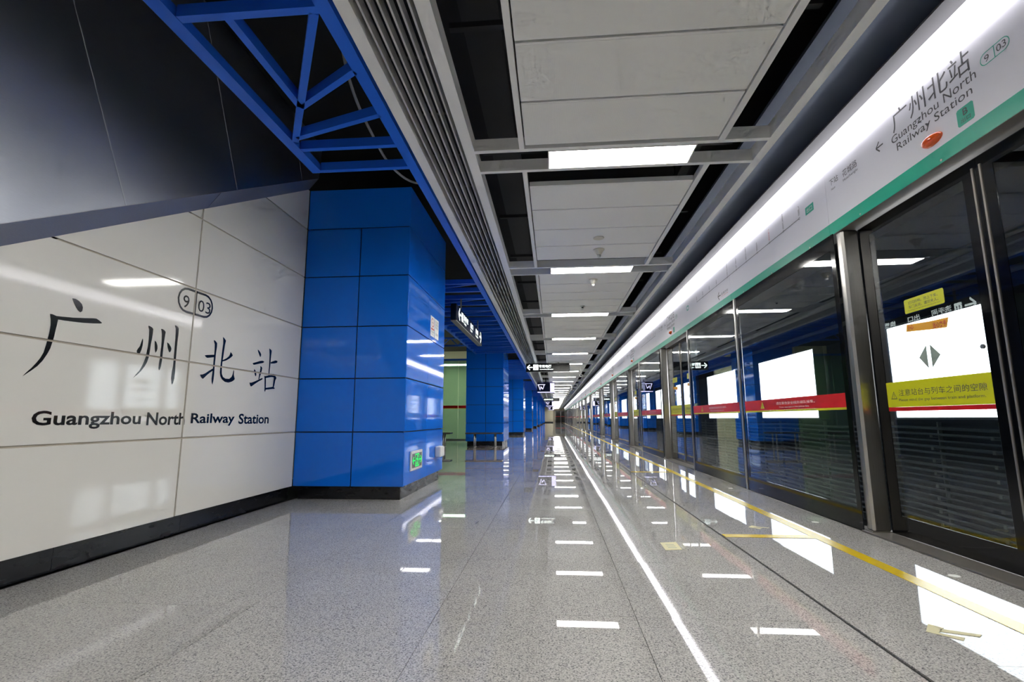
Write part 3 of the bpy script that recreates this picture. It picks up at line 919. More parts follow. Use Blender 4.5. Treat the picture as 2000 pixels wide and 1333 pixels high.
# --- sliding doors
def make_leaf(t, y0, y1, meet_low, full):
    """One leaf spanning y0..y1; meet_low: the meeting stile is at the y0 end."""
    ga, gb = (y0 + .11, y1 - .125) if meet_low else (y0 + .125, y1 - .11)
    z0, z1, zg0, zg1 = 0.015, 2.47, 0.16, 2.385
    g = G()
    g.box(XD + .004, XD + .009, y0, ga, z0, z1).box(XD + .004, XD + .009, gb, y1, z0, z1)
    g.box(XD + .004, XD + .009, ga, gb, z0, zg0).box(XD + .004, XD + .009, ga, gb, zg1, z1)
    lf = g.build('door_leaf', 'frame_black', t)
    G().box(XD + .005, XD + .008, ga, gb, zg0, zg1).build('glass_pane', 'door_glass', lf)
    ye = (y0 + .022) if meet_low else (y1 - .034)
    G().box(XD - .002, XD + .004, ye, ye + .013, z0 + .03, z1 - .05).build('steel_edge', 'steel_dark', lf)
    XS_ = XD + .0045
    # bands
    G().box(XS_, XS_ + .001, ga, gb, .975, 1.165).build('yellow_band', 'band_yellow', lf)
    G().box(XS_, XS_ + .001, ga, gb, .945, .9745).build('red_band', 'band_red', lf)
    if not full:
        return lf
    xf = XS_ - .0006
    yl = gb                       # left end as seen from the platform
    def Y(v):                     # positions measured on the left leaf, shifted to this one
        return v - 4.175 + yl
    g = text_on(G(), '注意站台与列车之间的空隙', 'x', xf, Y(4.04), Y(3.252), 1.058, 1.106)
    text_on(g, 'Please mind the gap between train and platform.', 'x', xf, Y(4.045), Y(3.27), 1.012, 1.038)
    g.build('band_lettering', 'print_grey', lf)
    g = G()
    tri = [(Y(4.13), 1.036), (Y(4.062), 1.036), (Y(4.096), 1.095)]
    tri2 = [(Y(4.122), 1.041), (Y(4.070), 1.041), (Y(4.096), 1.086)]
    g.add([(xf, a, b_) for a, b_ in tri] + [(xf, a, b_) for a, b_ in tri2], [(i, (i + 1) % 3, (i + 1) % 3 + 3, i + 3) for i in range(3)])
    g.box(xf, xf + .0003, Y(4.096) - .002, Y(4.096) + .002, 1.054, 1.076).box(xf, xf + .0003, Y(4.096) - .002, Y(4.096) + .002, 1.046, 1.050)
    g.build('warning_triangle', 'print_grey', lf)
    g = G().flat([(Y(a), b_) for a, b_ in ((3.858, 1.652), (3.492, 1.652), (3.484, 1.660), (3.484, 1.748), (3.492, 1.756), (3.858, 1.756), (3.866, 1.748), (3.866, 1.660))], 'x', XS_)
    st = g.build('notice_sticker', 'band_yellow', lf)
    g = text_on(G(), '灯闪铃响，勿上下车。', 'x', xf, Y(3.822), Y(3.536), 1.713, 1.737)
    text_on(g, '车门关闭，谨防夹人。', 'x', xf, Y(3.822), Y(3.536), 1.682, 1.706)
    text_on(g, 'Do not board when light is flashing. Keep clear of the doors.', 'x', xf, Y(3.83), Y(3.52), 1.664, 1.674)
    g.build('sticker_lettering', 'print_grey', lf)
    g = G().flat([(Y(3.868), 1.573), (Y(3.880), 1.522), (Y(3.640), 1.498), (Y(3.495), 1.487), (Y(3.472), 1.552), (Y(3.64), 1.556)], 'x', XS_)
    g.build('ribbon_sticker', 'sticker_orange', lf)
    g = text_on(G(), '小心', 'x', xf, Y(3.862), Y(3.800), 1.530, 1.566, bold=.02)
    text_on(g, '当心夹手', 'x', xf, Y(3.615), Y(3.495), 1.500, 1.540, bold=.02)
    g.build('ribbon_lettering', 'print_red', lf)
    g = add_ring(G(), 'x', xf, Y(3.685), 1.318, .136, .134, .003, 40)
    g.build('arrow_circle', 'print_grey', lf)
    for tri in ([(3.783, 1.318), (3.702, 1.400), (3.702, 1.234)], [(3.581, 1.318), (3.668, 1.400), (3.668, 1.234)]):
        G().flat([(Y(a), b_) for a, b_ in tri], 'x', XS_).build('opening_arrow', 'arrow_grey', lf)
    G().tube([(XS_ - .012, Y(3.235), 1.322), (XS_, Y(3.235), 1.322)], .014, 12).build('lock', 'steel', lf)
    return lf

def make_door(c, label):
    t = thing('screen_door', (XD, c - DW / 2, 0), label, 'platform door', 'sliding platform doors')
    ym = c - DW / 2
    make_leaf(t, ym + .001, c - .002, True, True)
    make_leaf(t, c - DW + .002, ym - .001, False, True)
    G().box(2.435, 2.66, c - DW + .024, c + .10, .0, .013).build('threshold', 'steel_dark', t)
    return t
door0 = make_door(DC[0], 'nearest pair of sliding glass platform doors, with a large arrow circle')
for i, c in enumerate(DC[1:], 2):
    copy_tree(door0, (0, c - DC[0], 0), 'pair of sliding glass platform doors, %s from the camera' % nth(i))

# --- steel posts and mullions
def make_post(c, label):
    t = thing('steel_post', (2.54, c + .05, 0), label, 'post', 'steel posts of the platform screen')
    G().box(2.468, 2.612, c + .001, c + .098, .013, 2.484).build('post_body', 'steel', t, bevel=.018)
    G().box(2.462, 2.618, c + .0, c + .099, 0.0135, .02).build('foot_plate', 'steel_dark', t)
    return t
post0 = make_post(DC[0], 'brushed steel post beside the nearest sliding door')
for i, c in enumerate(DC[1:], 2):
    copy_tree(post0, (0, c - DC[0], 0), 'brushed steel post at the far side of the %s sliding door' % nth(i))
mul_n = [0]
def make_mullion(y):
    mul_n[0] += 1
    o = G().box(2.438, 2.500, y - .022, y + .022, 0, 2.484).build('steel_mullion', 'steel', bevel=.006)
    tag(o, 'thin steel mullion of the platform screen, %s from the camera' % nth(mul_n[0]), 'mullion', 'thin steel mullions')

# --- fixed glass panels
def make_pane(y0, y1, label):
    t = thing('glass_panel', (XP, (y0 + y1) / 2, 0), label, 'glass panel', 'fixed glass screen panels')
    ga, gb, z0, z1 = y0 + .06, y1 - .09, .17, 2.35
    g = G()
    g.box(XP, XP + .006, y0, ga, 0, 2.484).box(XP, XP + .006, gb, y1, 0, 2.484)
    g.box(XP, XP + .006, ga, gb, 0, z0).box(XP, XP + .006, ga, gb, z1, 2.484)
    g.build('frame', 'frame_black', t)
    G().box(XP + .002, XP + .005, ga, gb, z0, z1).build('glass_pane', 'door_glass', t)
    xs = XP + .0005
    rb = G().box(xs, xs + .001, ga - .02, gb + .02, .985, 1.105).build('red_band', 'band_red', t)
    G().box(xs, xs + .001, ga - .02, gb + .02, .965, .9848).build('yellow_strip', 'band_yellow', t)
    k = (y1 - y0) / 2.40
    def Y(v):
        return y1 - (6.80 - v) * k
    g = text_on(G(), '请在黄色安全线外排队候车。', 'x', xs - .0006, Y(5.80), Y(4.97), 1.038, 1.070)
    text_on(g, 'Please wait behind the yellow line.', 'x', xs - .0006, Y(5.73), Y(5.08), 1.000, 1.020)
    g.build('band_lettering', 'print_white', rb)
    g = G().flat([(Y(6.225), 1.004), (Y(6.115), 1.004), (Y(6.170), 1.092)], 'x', xs - .0006)
    g.build('warning_triangle', 'band_yellow', rb)
    g = G().box(xs - .001, xs - .0008, Y(6.17) - .006, Y(6.17) + .006, 1.03, 1.06).box(xs - .001, xs - .0008, Y(6.17) - .006, Y(6.17) + .006, 1.014, 1.022)
    g.build('warning_mark', 'print_grey', rb)
    return t
pane_n = 0
proto = {}
def pane_label(n):
    if n == 1:
        return 'nearest fixed glass screen panel with a red warning band'
    return 'fixed glass screen panel with a red warning band, %s from the camera' % nth(n)
for i, c in enumerate(DC[:-1]):
    a, b_ = c + .10, DC[i + 1] - DW
    if b_ - a > 4:
        spans = [(a, (a + b_) / 2 - .022), ((a + b_) / 2 + .022, b_ - .022)]
    else:
        spans = [(a, b_ - .022)]
    for s0, s1 in spans:
        pane_n += 1
        key = round(s1 - s0, 2)
        if key in proto:
            p0, y00 = proto[key]
            copy_tree(p0, (0, s0 - y00, 0), pane_label(pane_n))
        else:
            proto[key] = (make_pane(s0, s1, pane_label(pane_n)), s0)
        make_mullion(s1 + .022)
# panels beside and behind the camera, outside the frame
make_pane(-0.60, DC[0] - DW - .022, 'fixed glass screen panel beside the camera, before the nearest sliding door')
make_mullion(DC[0] - DW)
dm = G().box(XP, 2.6, YB, -.60, 0, 2.484).build('screen_end_panel', 'frame_black')
tag(dm, 'black end panel of the platform screen behind the camera', 'panel')

# --- header over the doors
XH = 2.47
def header_shell(name, y0, y1, label):
    t = thing(name, (XH, (y0 + y1) / 2, 2.485), label, 'header', 'platform screen header panels')
    p = G().box(XH, XH + .03, y0 + .0015, y1 - .0015, 2.593, 3.131).build('panel', 'header_white', t)
    G().box(XH - .002, XH + .03, y0 + .0015, y1 - .0015, 2.487, 2.5925).build('green_trim', 'header_green', t)
    G().box(XH + .0, XH + .15, y0, y1, 2.4855, 2.4868).build('soffit', 'steel_dark', t)
    G().box(XH - .052, XH + .02, y0, y1, 3.1405, 3.282).build('light_housing', 'strip_front', t)
    G().box(XH - .036, XH - .006, y0, y1, 3.1365, 3.140).build('light_strip', 'strip_glow', t)
    G().box(XH - .004, XH + .03, y0, y1, 3.284, 3.428).build('upper_plate', 'header_grey', t)
    G().box(XH - .178, XH - .0045, y0, y1, 3.2835, 3.298).build('light_hood', 'hood_grey', t)
    G().box(XH + .032, XH + .10, y0, y1, 2.61, 3.42).build('housing', 'frame_black', t)
    G().tube([(XH - .005, y1 - .2, 3.345), (XH - .020, y1 - .19, 3.32), (XH - .040, y1 - .175, 3.30), (XH - .046, y1 - .15, 3.281)], .005, 6).build('cable_loop', 'plastic_white', t)
    for yy in (y0 + .35, y0 + 1.2, y0 + 2.05):
        G().tube([(XH - .0055, yy, 2.505), (XH - .0018, yy, 2.505)], .008, 8).build('screw', 'steel', t)
    return t, p
XT = XH - .0007
def door_header(c, label):
    """Text positions measured for the nearest door (c = 4.30)."""
    t, p = header_shell('door_header', c - 2.33, c + .17, label)
    s = c - 4.30
    def put(name, *a):
        text_on(G(), a[0], 'x', XT, *a[1:]).build(name, 'print_grey', p)
    def wid(q):
        v = [a for a, _ in text_raw(q)[0]]
        return max(v) - min(v)
    def put_words(body, ua, ub, za, zb):
        w1, w2 = body.split()
        W = wid(body)
        f1, f2 = wid(w1) / W, 1 - wid(w2) / W
        put('caption_lettering', w1, ua, ua + (ub - ua) * f1, za + (0 if ('g' in w1 or 'y' in w1) else .016), zb)
        put('caption_lettering', w2, ua + (ub - ua) * f2, ub, za + .016, zb)
    put('name_lettering', '广州北站', 3.555 + s, 2.872 + s, 2.915, 3.070)
    put_words('Guangzhou North', 3.582 + s, 2.848 + s, 2.828, 2.905)
    put_words('Railway Station', 3.537 + s, 2.886 + s, 2.755, 2.828)
    put('next_stop_lettering', '下站', 4.400 + s, 4.266 + s, 2.918, 2.978)
    put('next_stop_lettering', 'Next', 4.380 + s, 4.318 + s, 2.873, 2.893)
    put('next_stop_lettering', '花城路', 4.199 + s, 3.995 + s, 2.905, 2.968)
    put('next_stop_lettering', 'Huachenglu', 4.199 + s, 3.995 + s, 2.862, 2.890)
    add_arrow(G(), 'x', XT, 3.753 + s, 3.672 + s, 2.911, .011).build('arrow', 'print_grey', p)
    put('code_lettering', '9', 2.782 + s, 2.752 + s, 2.884, 2.924)
    put('code_lettering', '03', 2.704 + s, 2.644 + s, 2.888, 2.928)
    g = add_capsule_ring(G(), XT, 2.622 + s, 2.811 + s, 2.868, 2.944, .005)
    g.flat([(2.715 + s, 2.87), (2.720 + s, 2.87), (2.720 + s, 2.942), (2.715 + s, 2.942)], 'x', XT)
    g.build('code_outline', 'teal', p)
    G().flat([(2.893 + s, 2.635), (2.903 + s, 2.625), (3.006 + s, 2.625), (3.016 + s, 2.635), (3.016 + s, 2.725), (3.006 + s, 2.735), (2.903 + s, 2.735), (2.893 + s, 2.725)], 'x', XT).build('exit_square', 'teal', p)
    g = text_on(G(), 'B', 'x', XT - .0006, 2.970 + s, 2.935 + s, 2.680, 2.722)
    text_on(g, '出口', 'x', XT - .0006, 2.990 + s, 2.920 + s, 2.640, 2.668)
    g.build('exit_lettering', 'print_grey', p)
    # orange door-status lamp
    g = G()
    rings = 8
    vs, fs = [], []
    for a in range(rings + 1):
        th = math.pi / 2 * a / rings
        for k in range(20):
            ph = 2 * math.pi * k / 20
            vs.append((XH - .045 * math.cos(th), 3.218 + s + .084 * math.sin(th) * math.cos(ph), 2.668 + .038 * math.sin(th) * math.sin(ph)))
    for a in range(rings):
        for k in range(20):
            fs.append((a * 20 + k, a * 20 + (k + 1) % 20, (a + 1) * 20 + (k + 1) % 20, (a + 1) * 20 + k))
    g.add(vs, fs).build('status_lamp', 'orange_plastic', t, smooth=True)
    return t
dh0 = door_header(DC[0], 'white header with station name and orange lamp over the nearest sliding door')
for i, c in enumerate(DC[1:], 2):
    copy_tree(dh0, (0, c - DC[0], 0), 'white header with station name and orange lamp over the %s sliding door' % nth(i))

STOPS = ['飞鹅岭', '花都汽车城', '广州北站', '花城路', '花果山公园', '花都广场', '马鞍山公园', '莲塘', '清㘵', '清塘', '高增']
def map_print(p, ys, zline, ya, yb, hot):
    g = G().flat([(ya, zline - .003), (yb, zline - .003), (yb, zline + .003), (ya, zline + .003)], 'x', XT)
    gr = G()
    for k, y in ys:
        add_ring(g, 'x', XT, y, zline, .014, .014, .004, 14)
        st = '\n'.join(STOPS[k])
        h = .034 * len(STOPS[k])
        text_on(gr if k == hot else g, st, 'x', XT, y + .016, y - .016, zline + .026, zline + .026 + h, line=.82)
    g.build('route_map', 'print_grey', p)
    if gr.v:
        gr.build('current_stop', 'print_red', p)
def map_pair(y0, n):
    """Two header panels carrying the route map, over a double glass panel."""
    ym, y1 = y0 + 2.51, y0 + 4.85
    t1, p1 = header_shell('map_header', y0, ym, None)
    map_print(p1, [(k, y0 + .50 + .35 * k) for k in range(6)], 2.860, y0 + .50, ym - .002, 2)
    G().flat([(y0 + .22, 2.835), (y0 + .375, 2.835), (y0 + .375, 2.912), (y0 + .22, 2.912)], 'x', XT).build('exit_square', 'teal', p1)
    g = text_on(G(), '出口', 'x', XT - .0006, y0 + .35, y0 + .25, 2.85, 2.895)
    g.build('exit_lettering', 'print_white', p1)
    t2, p2 = header_shell('map_header', ym, y1, None)
    map_print(p2, [(k, y0 + .50 + .35 * k + (.13 if k > 6 else 0)) for k in range(6, 11)], 2.860, ym + .002, y0 + 4.13, 99)
    g = add_arrow(G(), 'x', XT, y0 + 3.05, y0 + 2.93, 2.682, .016)
    text_on(g, '高增方向', 'x', XT, y0 + 2.90, y0 + 2.62, 2.668, 2.705)
    g.build('direction_lettering', 'print_grey', p2)
    g = text_on(G(), 'To Gaozeng', 'x', XT, y0 + 2.90, y0 + 2.62, 2.642, 2.660)
    g.build('direction_caption', 'print_red', p2)
    g = add_capsule_ring(G(), XT, y0 + 4.65, y0 + 4.80, 2.84, 2.93, .02)
    g.build('code_outline', 'teal', p2)
    return t1, t2
def map_single(y0):
    t1, p1 = header_shell('map_header', y0, y0 + 2.75, None)
    map_print(p1, [(k, y0 + .35 + .2 * k) for k in range(11)], 2.860, y0 + .35, y0 + 2.35, 2)
    return t1
pr, sg, mh = None, None, 0
for i, c in enumerate(DC[:-1]):
    y0 = c + .17
    L = 'white header panel with route map, %s from the camera'
    if DC[i + 1] - c > 6:
        if pr is None:
            pr = (map_pair(y0, 0), y0)
            ts = pr[0]
        else:
            ts = [copy_tree(q, (0, y0 - pr[1], 0)) for q in pr[0]]
        for q in ts:
            mh += 1
            q['label'] = L % nth(mh)
    else:
        if sg is None:
            sg = (map_single(y0), y0)
            q = sg[0]
        else:
            q = copy_tree(sg[0], (0, y0 - sg[1], 0))
        mh += 1
        q['label'] = L % nth(mh)
t, p = header_shell('plain_header', DC[0] - 2.33 - 2.6, DC[0] - 2.33, 'plain white header panel beside the camera')
t, p = header_shell('plain_header', YB, DC[0] - 2.33 - 2.6, 'plain white header panel behind the camera')
hb = G().box(2.64, 2.70, YB, YE, 2.61, 4.30).build('wall_bulkhead', 'ceiling_dark'); tag(hb, kind='structure')

# ================================================================== TRACKSIDE
ADS = [(6.98, 9.46)] + [(12.10 + 5.05 * k, 15.22 + 5.05 * k) for k in range(21)]
lb = thing('advert_lightbox', (6.1, 13.66, .9), None, 'lightbox', 'blank lightboxes on the tunnel wall')
def make_ad(t, a, b_):
    g = G().box(6.02, 6.24, a - .04, a, .86, 2.51).box(6.02, 6.24, b_, b_ + .04, .86, 2.51)
    g.box(6.02, 6.24, a, b_, .86, .895).box(6.02, 6.24, a, b_, 2.475, 2.51)
    g.build('frame', 'cable_bracket', t)
    G().box(6.03, 6.20, a, b_, .895, 2.475).build('lit_face', 'advert_glow', t)
make_ad(lb, *ADS[1])
lb['label'] = 'blank glowing white lightbox on the tunnel wall, second from the camera'
t = thing('advert_lightbox', (6.1, 8.1, .9), 'blank glowing white lightbox on the tunnel wall, behind the nearest sliding door', 'lightbox', 'blank lightboxes on the tunnel wall')
make_ad(t, *ADS[0])
for k in range(2, len(ADS)):
    copy_tree(lb, (0, ADS[k][0] - ADS[1][0], 0), 'blank glowing white lightbox on the tunnel wall, %s from the camera' % nth(k + 1))
rk = thing('cable_rack', (6.1, 57, -1.1), 'rack of grey cables along the tunnel wall below the lightboxes', 'cable rack')
for k in range(18):
    z = -.95 + .098 * k
    path = []
    for q in range(60):
        y = YB + .5 + (YE - YB - 1) * q / 59
        path.append((6.10, y, z + (.02 if q % 2 else -.02)))
    G().tube(path, .016 + .006 * (k % 3), 6).build('cable', 'cable', rk, smooth=True)
for k in range(60):
    y = 3.0 + 1.15 * k
    g = G().box(6.17, 6.225, y - .015, y + .015, -1.1, .82)
    for q in range(9):
        z = -.95 + .196 * q - .03
        g.box(6.06, 6.17, y - .012, y + .012, z - .015, z - .005)
        g.box(6.05, 6.062, y - .025, y + .025, z - .015, z + .035)
    g.build('bracket', 'cable_bracket', rk)
for z, r, nm in ((3.35, .06, 'upper'), (2.85, .045, 'lower')):
    o = G().tube([(6.12, YB + .2, z), (6.12, YE - .2, z)], r, 10).build('tunnel_pipe', 'pipe_grey', smooth=True)
    tag(o, 'grey pipe along the tunnel wall above the lightboxes, the %s one' % nm, 'pipe', 'tunnel pipes')

# ================================================================== FLOOR MARKINGS
sl = G().box(1.945, 2.035, YB, YE, .0008, .0020).build('safety_line', 'floor_yellow')
tag(sl, 'long yellow safety line along the platform edge', 'floor marking')
for k, (ya, lab) in enumerate(((4.13, 'short yellow cross stripe joining the safety line near the nearest steel post'), (8.84, 'short yellow cross stripe joining the safety line, farther one'))):
    o = G().box(1.292, 1.944, ya, ya + .10, .0008, .0020).build('cross_stripe', 'floor_yellow')
    tag(o, lab, 'floor marking', 'yellow cross stripes')
pp = thing('paper_sheet', (.81, 3.82, .001), 'cream paper sheet stuck on the floor between the two floor grooves', 'paper')
G().add([(.752, 3.705, .001), (.870, 3.728, .001), (.878, 3.945, .001), (.757, 3.918, .001), (.752, 3.705, .0022), (.870, 3.728, .0022), (.878, 3.945, .0022), (.757, 3.918, .0022)],
        [(0, 1, 2, 3), (4, 5, 6, 7), (0, 1, 5, 4), (1, 2, 6, 5), (2, 3, 7, 6), (3, 0, 4, 7)]).build('sheet', 'tape_cream', pp)
g = G()
for q in range(3):
    yy = 3.77 + .045 * q
    g.box(.785, .845, yy, yy + .012, .0024, .0026)
g.build('faint_print', 'arrow_grey', pp)
def tape_arrow(dx, dy, label, sc=1.0):
    t = thing('tape_arrow', (1.65 + dx, 2.42 + dy, .001), label, 'tape', 'cream tape arrows on the floor')
    for pts in ([(1.557, 2.425), (1.625, 2.512), (1.660, 2.470), (1.600, 2.415)], [(1.600, 2.415), (1.560, 2.425), (1.645, 2.343), (1.672, 2.372)], [(1.615, 2.43), (1.640, 2.46), (1.765, 2.408), (1.74, 2.385)]):
        G().prism([(1.65 + (a - 1.65) * sc + dx, 2.42 + (b_ - 2.42) * sc + dy) for a, b_ in pts], 'z', .0006, .0016).build('tape_strip', 'tape_cream', t)
tape_arrow(0, 0, 'cream tape arrow on the floor at the lower right, nearest the camera')
tape_arrow(.02, 2.08, 'faded cream tape arrow on the floor near the yellow cross stripe', .8)
for k, (x, y) in enumerate(((2.27, 3.24), (2.25, 4.75), (2.26, 6.9))):
    o = G().lathe(x, y, [(.03, .0005), (.028, .002), (.001, .002)], 16).build('floor_stud', 'sticker_white')
    tag(o, 'small white round floor stud beside the platform screen, %s from the camera' % nth(k + 1), 'floor stud', 'white floor studs')

# ================================================================== SIGNS AND DEVICES
# blue column: exit sign, white box, two stickers
t = thing('exit_sign', (XC1, 6.19, .29), 'low glowing green exit sign on the nearest blue column', 'sign')
G().box(XC1, XC1 + .020, 5.935, 6.445, .292, .520).build('frame', 'plastic_white', t, bevel=.004)
G().box(XC1 + .019, XC1 + .0215, 5.975, 6.405, .322, .490).build('face', 'exit_dark', t)
g = add_arrow(G(), 'x', XC1 + .0222, 6.00, 6.09, .406, .014)
add_arrow(g, 'x', XC1 + .0222, 6.39, 6.30, .406, .014)
g.build('arrow', 'exit_green', t)
g = G()
for a, b_, c_, d_ in ((6.11, 6.28, .470, .480), (6.11, 6.28, .332, .342), (6.11, 6.12, .332, .48), (6.27, 6.28, .332, .48)):
    g.flat([(a, c_), (b_, c_), (b_, d_), (a, d_)], 'x', XC1 + .0222)
add_ring(g, 'x', XC1 + .0222, 6.21, .452, .017, .012, .011, 10)
for p, q in (((6.195, .44), (6.19, .385)), ((6.19, .385), (6.225, .345)), ((6.19, .385), (6.15, .350)), ((6.195, .43), (6.235, .40)), ((6.195, .43), (6.155, .415))):
    v = Vector((q[0] - p[0], q[1] - p[1])).normalized(); n = Vector((-v.y, v.x)) * .007
    g.flat([(p[0] + n.x, p[1] + n.y), (p[0] - n.x, p[1] - n.y), (q[0] - n.x, q[1] - n.y), (q[0] + n.x, q[1] + n.y)], 'x', XC1 + .0222)
g.build('running_figure', 'exit_green', t)
bx = G().box(XC1, XC1 + .085, 7.20, 7.46, .36, .51).build('junction_box', 'plastic_white', bevel=.012)
tag(bx, 'small white junction box beside the low exit sign on the blue column', 'box')
t = thing('notice', (XC1, 6.90, 2.06), 'white no-smoking notice with a red ring on the nearest blue column', 'notice')
G().box(XC1, XC1 + .004, 6.80, 7.02, 2.055, 2.345).build('plate', 'sticker_white', t)
g = add_ring(G(), 'x', XC1 + .0048, 6.91, 2.255, .085, .065, .014, 24)
g.bar(0, 0, 1, 0, .001, 0, 0) if False else None
g.flat([(6.86, 2.300), (6.868, 2.308), (6.96, 2.212), (6.952, 2.204)], 'x', XC1 + .0048)
g.flat([(6.82, 2.150), (7.00, 2.150), (7.00, 2.175), (6.82, 2.175)], 'x', XC1 + .0048)
g.build('red_print', 'print_red', t)
g = text_on(G(), '禁止吸烟', 'x', XC1 + .0054, 6.83, 6.99, 2.105, 2.138)
text_on(g, 'No smoking', 'x', XC1 + .0054, 6.84, 6.98, 2.075, 2.095)
g.flat([(6.865, 2.250), (6.955, 2.250), (6.955, 2.260), (6.865, 2.260)], 'x', XC1 + .0046)
g.build('black_print', 'print_grey', t)
t = thing('notice', (XC1, 7.14, 2.06), 'white text notice beside the no-smoking notice on the blue column', 'notice')
G().box(XC1, XC1 + .004, 7.05, 7.28, 2.055, 2.345).build('plate', 'sticker_white', t)
g = text_on(G(), '禁止携带\n易燃易爆\n物品进站', 'x', XC1 + .0048, 7.08, 7.25, 2.20, 2.32)
text_on(g, '乘客须知', 'x', XC1 + .0048, 7.09, 7.24, 2.10, 2.14)
g.build('black_print', 'print_grey', t)

# hanging sign beside the blue truss, face towards the platform
t = thing('hanging_sign', (-1.68, 9.95, 2.55), 'black illuminated direction sign hanging beside the blue truss, seen edge-on', 'sign')
G().box(-1.73, -1.63, 8.30, 11.40, 2.575, 2.86).build('case', 'sign_black', t, bevel=.006)
G().box(-1.728, -1.632, 8.32, 11.38, 2.560, 2.576).build('bottom_tray', 'sign_grey', t)
for y in (8.99, 11.07):
    G().box(-1.69, -1.67, y - .02, y + .02, 2.86, 3.099).build('hanger', 'sign_grey', t)
xs = -1.6285
g = add_arrow(G(), 'x', xs, 8.52, 8.74, 2.73, .035)
g.flat([(8.80, 2.65), (8.96, 2.65), (8.96, 2.81), (8.80, 2.81)], 'x', xs)
text_on(g, '洗手间', 'x', xs, 9.02, 9.48, 2.70, 2.81, bold=.015)
text_on(g, 'Toilet', 'x', xs, 9.02, 9.30, 2.635, 2.68)
text_on(g, '出口', 'x', xs, 9.78, 10.10, 2.70, 2.81, bold=.015)
text_on(g, 'Exit', 'x', xs, 9.78, 10.0, 2.635, 2.68)
text_on(g, '换乘', 'x', xs, 10.45, 10.80, 2.70, 2.81, bold=.015)
text_on(g, 'Transfer', 'x', xs, 10.45, 10.80, 2.635, 2.68)
add_arrow(g, 'x', xs, 11.28, 11.02, 2.73, .035)
g.build('lettering', 'sign_glow', t)
g = G()
g.flat([(8.84, 2.66), (8.86, 2.66), (8.86, 2.76), (8.84, 2.76)], 'x', xs + .0006)
g.flat([(8.90, 2.66), (8.92, 2.66), (8.92, 2.76), (8.90, 2.76)], 'x', xs + .0006)
g.build('pictogram', 'sign_black', t)

# lift sign across the platform
def lift_sign(y, label, far=False):
    t = thing('hanging_sign', (-.2, y, 2.72), label, 'sign')
    G().box(-1.065, .665, y, y + .10, 2.735, 3.06).build('case', 'sign_black', t, bevel=.006)
    G().box(-1.065, .665, y + .001, y + .10, 2.725, 2.7345).build('bottom_tray', 'sign_grey', t)
    for x in (-.75, .22):
        G().box(x - .015, x + .015, y + .04, y + .06, 3.06, 3.60).build('hanger', 'sign_grey', t)
    ys_ = y - .0012
    g = G()
    if not far:
        add_arrow(g, 'y', ys_, -1.01, -.80, 2.905, .036)
        g.flat([(-.775, 2.80), (-.575, 2.80), (-.575, 3.01), (-.775, 3.01)], 'y', ys_)
        text_on(g, '专用电梯', 'y', ys_, -.555, -.06, 2.885, 3.005, bold=.02)
        text_on(g, 'Accessible Elevator', 'y', ys_, -.52, .02, 2.805, 2.850, bold=.015)
        g.build('lettering', 'sign_glow', t)
        h = G()
        for cx in (-.725, -.675, -.625):
            h.flat([(cx - .012, 2.83), (cx + .012, 2.83), (cx + .012, 2.905), (cx - .012, 2.905)], 'y', ys_ - .0006)
            add_ring(h, 'y', ys_ - .0006, cx, 2.925, .013, .013, .012, 10)
        h.flat([(-.705, 2.955), (-.685, 2.955), (-.695, 2.985)], 'y', ys_ - .0006)
        h.flat([(-.665, 2.985), (-.645, 2.985), (-.655, 2.955)], 'y', ys_ - .0006)
        h.build('pictogram', 'sign_black', t)
    else:
        text_on(g, '出站口', 'y', ys_, -1.0, -.3, 2.83, 3.0, bold=.02)
        add_ring(g, 'y', ys_, -.14, 2.91, .10, .09, .03, 20)
        g.build('lettering', 'sign_glow', t)
lift_sign(19.80, 'black hanging sign with a white arrow and lift pictogram across the platform')
lift_sign(54.0, 'far black hanging sign above the far video screens', True)

# video screens
def video(y, label):
    t = thing('video_screen', (-.44, y, 2.42), label, 'screen', 'hanging video screens')
    G().box(-.965, .085, y, y + .12, 2.415, 3.035).build('case', 'bezel_violet', t, bevel=.008)
    f = G().box(-.945, -.185, y - .003, y - .0002, 2.485, 2.995).build('picture', 'navy_screen', t)
    g = G()
    g.flat([(-.93, 2.93), (-.45, 2.93), (-.50, 2.895), (-.86, 2.895)], 'y', y - .004)
    g.flat([(-.93, 2.93), (-.86, 2.895), (-.76, 2.60), (-.79, 2.58)], 'y', y - .004)
    g.flat([(-.76, 2.80), (-.72, 2.80), (-.62, 2.68), (-.56, 2.89), (-.52, 2.89), (-.61, 2.63), (-.65, 2.63), (-.72, 2.74), (-.72, 2.66), (-.76, 2.66)], 'y', y - .004)
    g.build('logo', 'screen_white', f)
    G().box(-.180, .065, y - .003, y - .0002, 2.485, 2.995).build('side_panel', 'screen_white', t)
    G().box(-.945, .065, y - .003, y - .0002, 2.435, 2.480).build('ticker', 'screen_white', t)
    G().box(-.47, -.41, y + .03, y + .09, 3.035, 3.748).build('hanger', 'camera_black', t)
video(30.2, 'nearest hanging video screen with a white side panel, beside the slatted strip')
video(63.0, 'hanging video screen below the far black sign, second from the camera')
video(92.0, 'farthest hanging video screen beside the slatted strip')

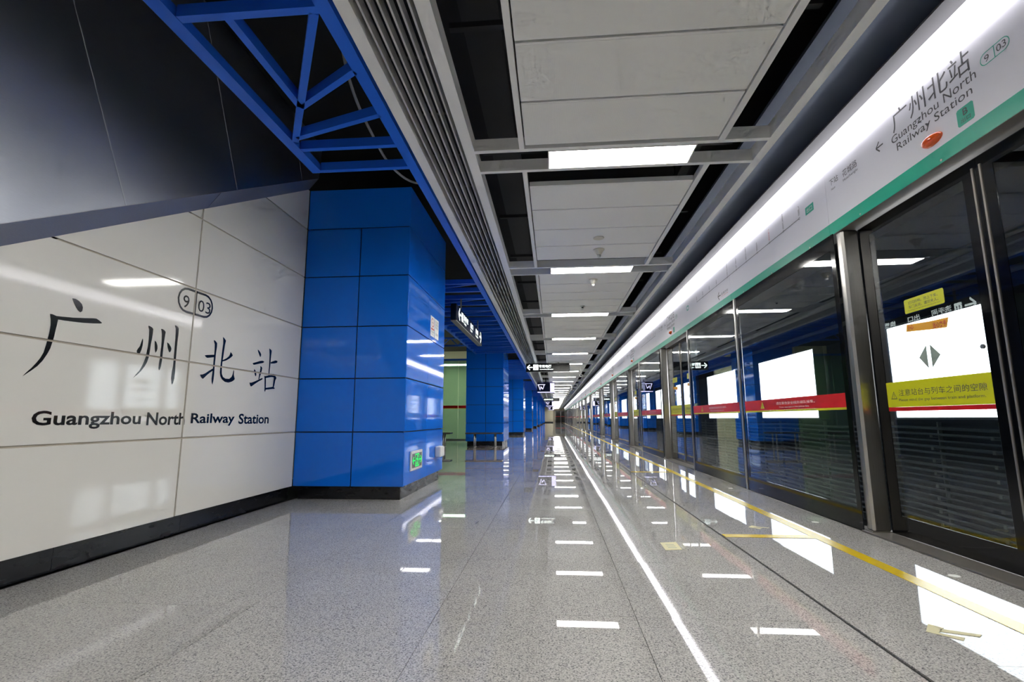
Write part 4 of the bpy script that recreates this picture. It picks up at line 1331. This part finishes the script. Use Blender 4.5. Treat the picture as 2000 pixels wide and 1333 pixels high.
# benches
def bench(x0, label, base=None):
    t = thing('bench', (x0 + .6, 16.4, 0), label, 'bench', 'steel benches')
    G().box(x0, x0 + 1.19, 16.18, 16.62, .415, .462).build('seat', 'bench_top', t, bevel=.006)
    for lx in (x0 + .28, x0 + .95):
        for ly in (16.26, 16.54):
            G().tube([(lx, ly, .0), (lx, ly, .43)], .022, 10).build('leg', 'steel', t, smooth=True)
            G().tube([(lx, ly, .0), (lx, ly, .012)], .045, 12).build('foot', 'steel', t)
    return t
bench(-2.84, 'steel bench in front of the second blue column')
bench(-4.52, 'steel bench in front of the green glass partition')

# green glass partition
gp = thing('glass_partition', (-5.0, 21.8, 0), 'pale green glass partition with a red band behind the bench', 'partition')
for k in range(4):
    x0 = -7.9 + 1.25 * k
    p = G().box(x0 + .004, x0 + 1.246, 21.80, 21.815, .05, 3.45).build('glass_pane', 'partition_glass', gp)
    G().box(x0 + .004, x0 + 1.246, 21.797, 21.7995, 1.365, 1.475).build('red_band', 'band_red', p)
    G().box(x0 + .004, x0 + 1.246, 21.797, 21.7995, 1.345, 1.3648).build('orange_strip', 'sticker_orange', p)
G().box(-7.9, -2.9, 21.78, 21.84, 0, .05).build('bottom_rail', 'steel', gp)
G().box(-7.9, -2.9, 21.78, 21.84, 3.45, 3.53).build('top_rail', 'blue_steel', gp)
rb_ = G().box(-8.2, -2.9, 25.0, 25.15, 0, 4.3).build('wall_lit_room', 'cream_wall'); tag(rb_, kind='structure')
rl = thing('room_lamp', (-4.6, 23.6, 3.4), 'glowing lamp behind the green glass partition', 'lamp')
G().box(-6.6, -3.2, 23.3, 23.7, 3.42, 3.46).build('diffuser', 'room_glow', rl)
G().box(-6.63, -3.17, 23.27, 23.73, 3.46, 3.50).box(-6.0, -5.97, 23.48, 23.51, 3.5, 4.298).box(-3.8, -3.77, 23.48, 23.51, 3.5, 4.298).build('housing', 'white_metal', rl)

# no stray unused prints
for me in list(bpy.data.meshes):
    if me.users == 0:
        bpy.data.meshes.remove(me)
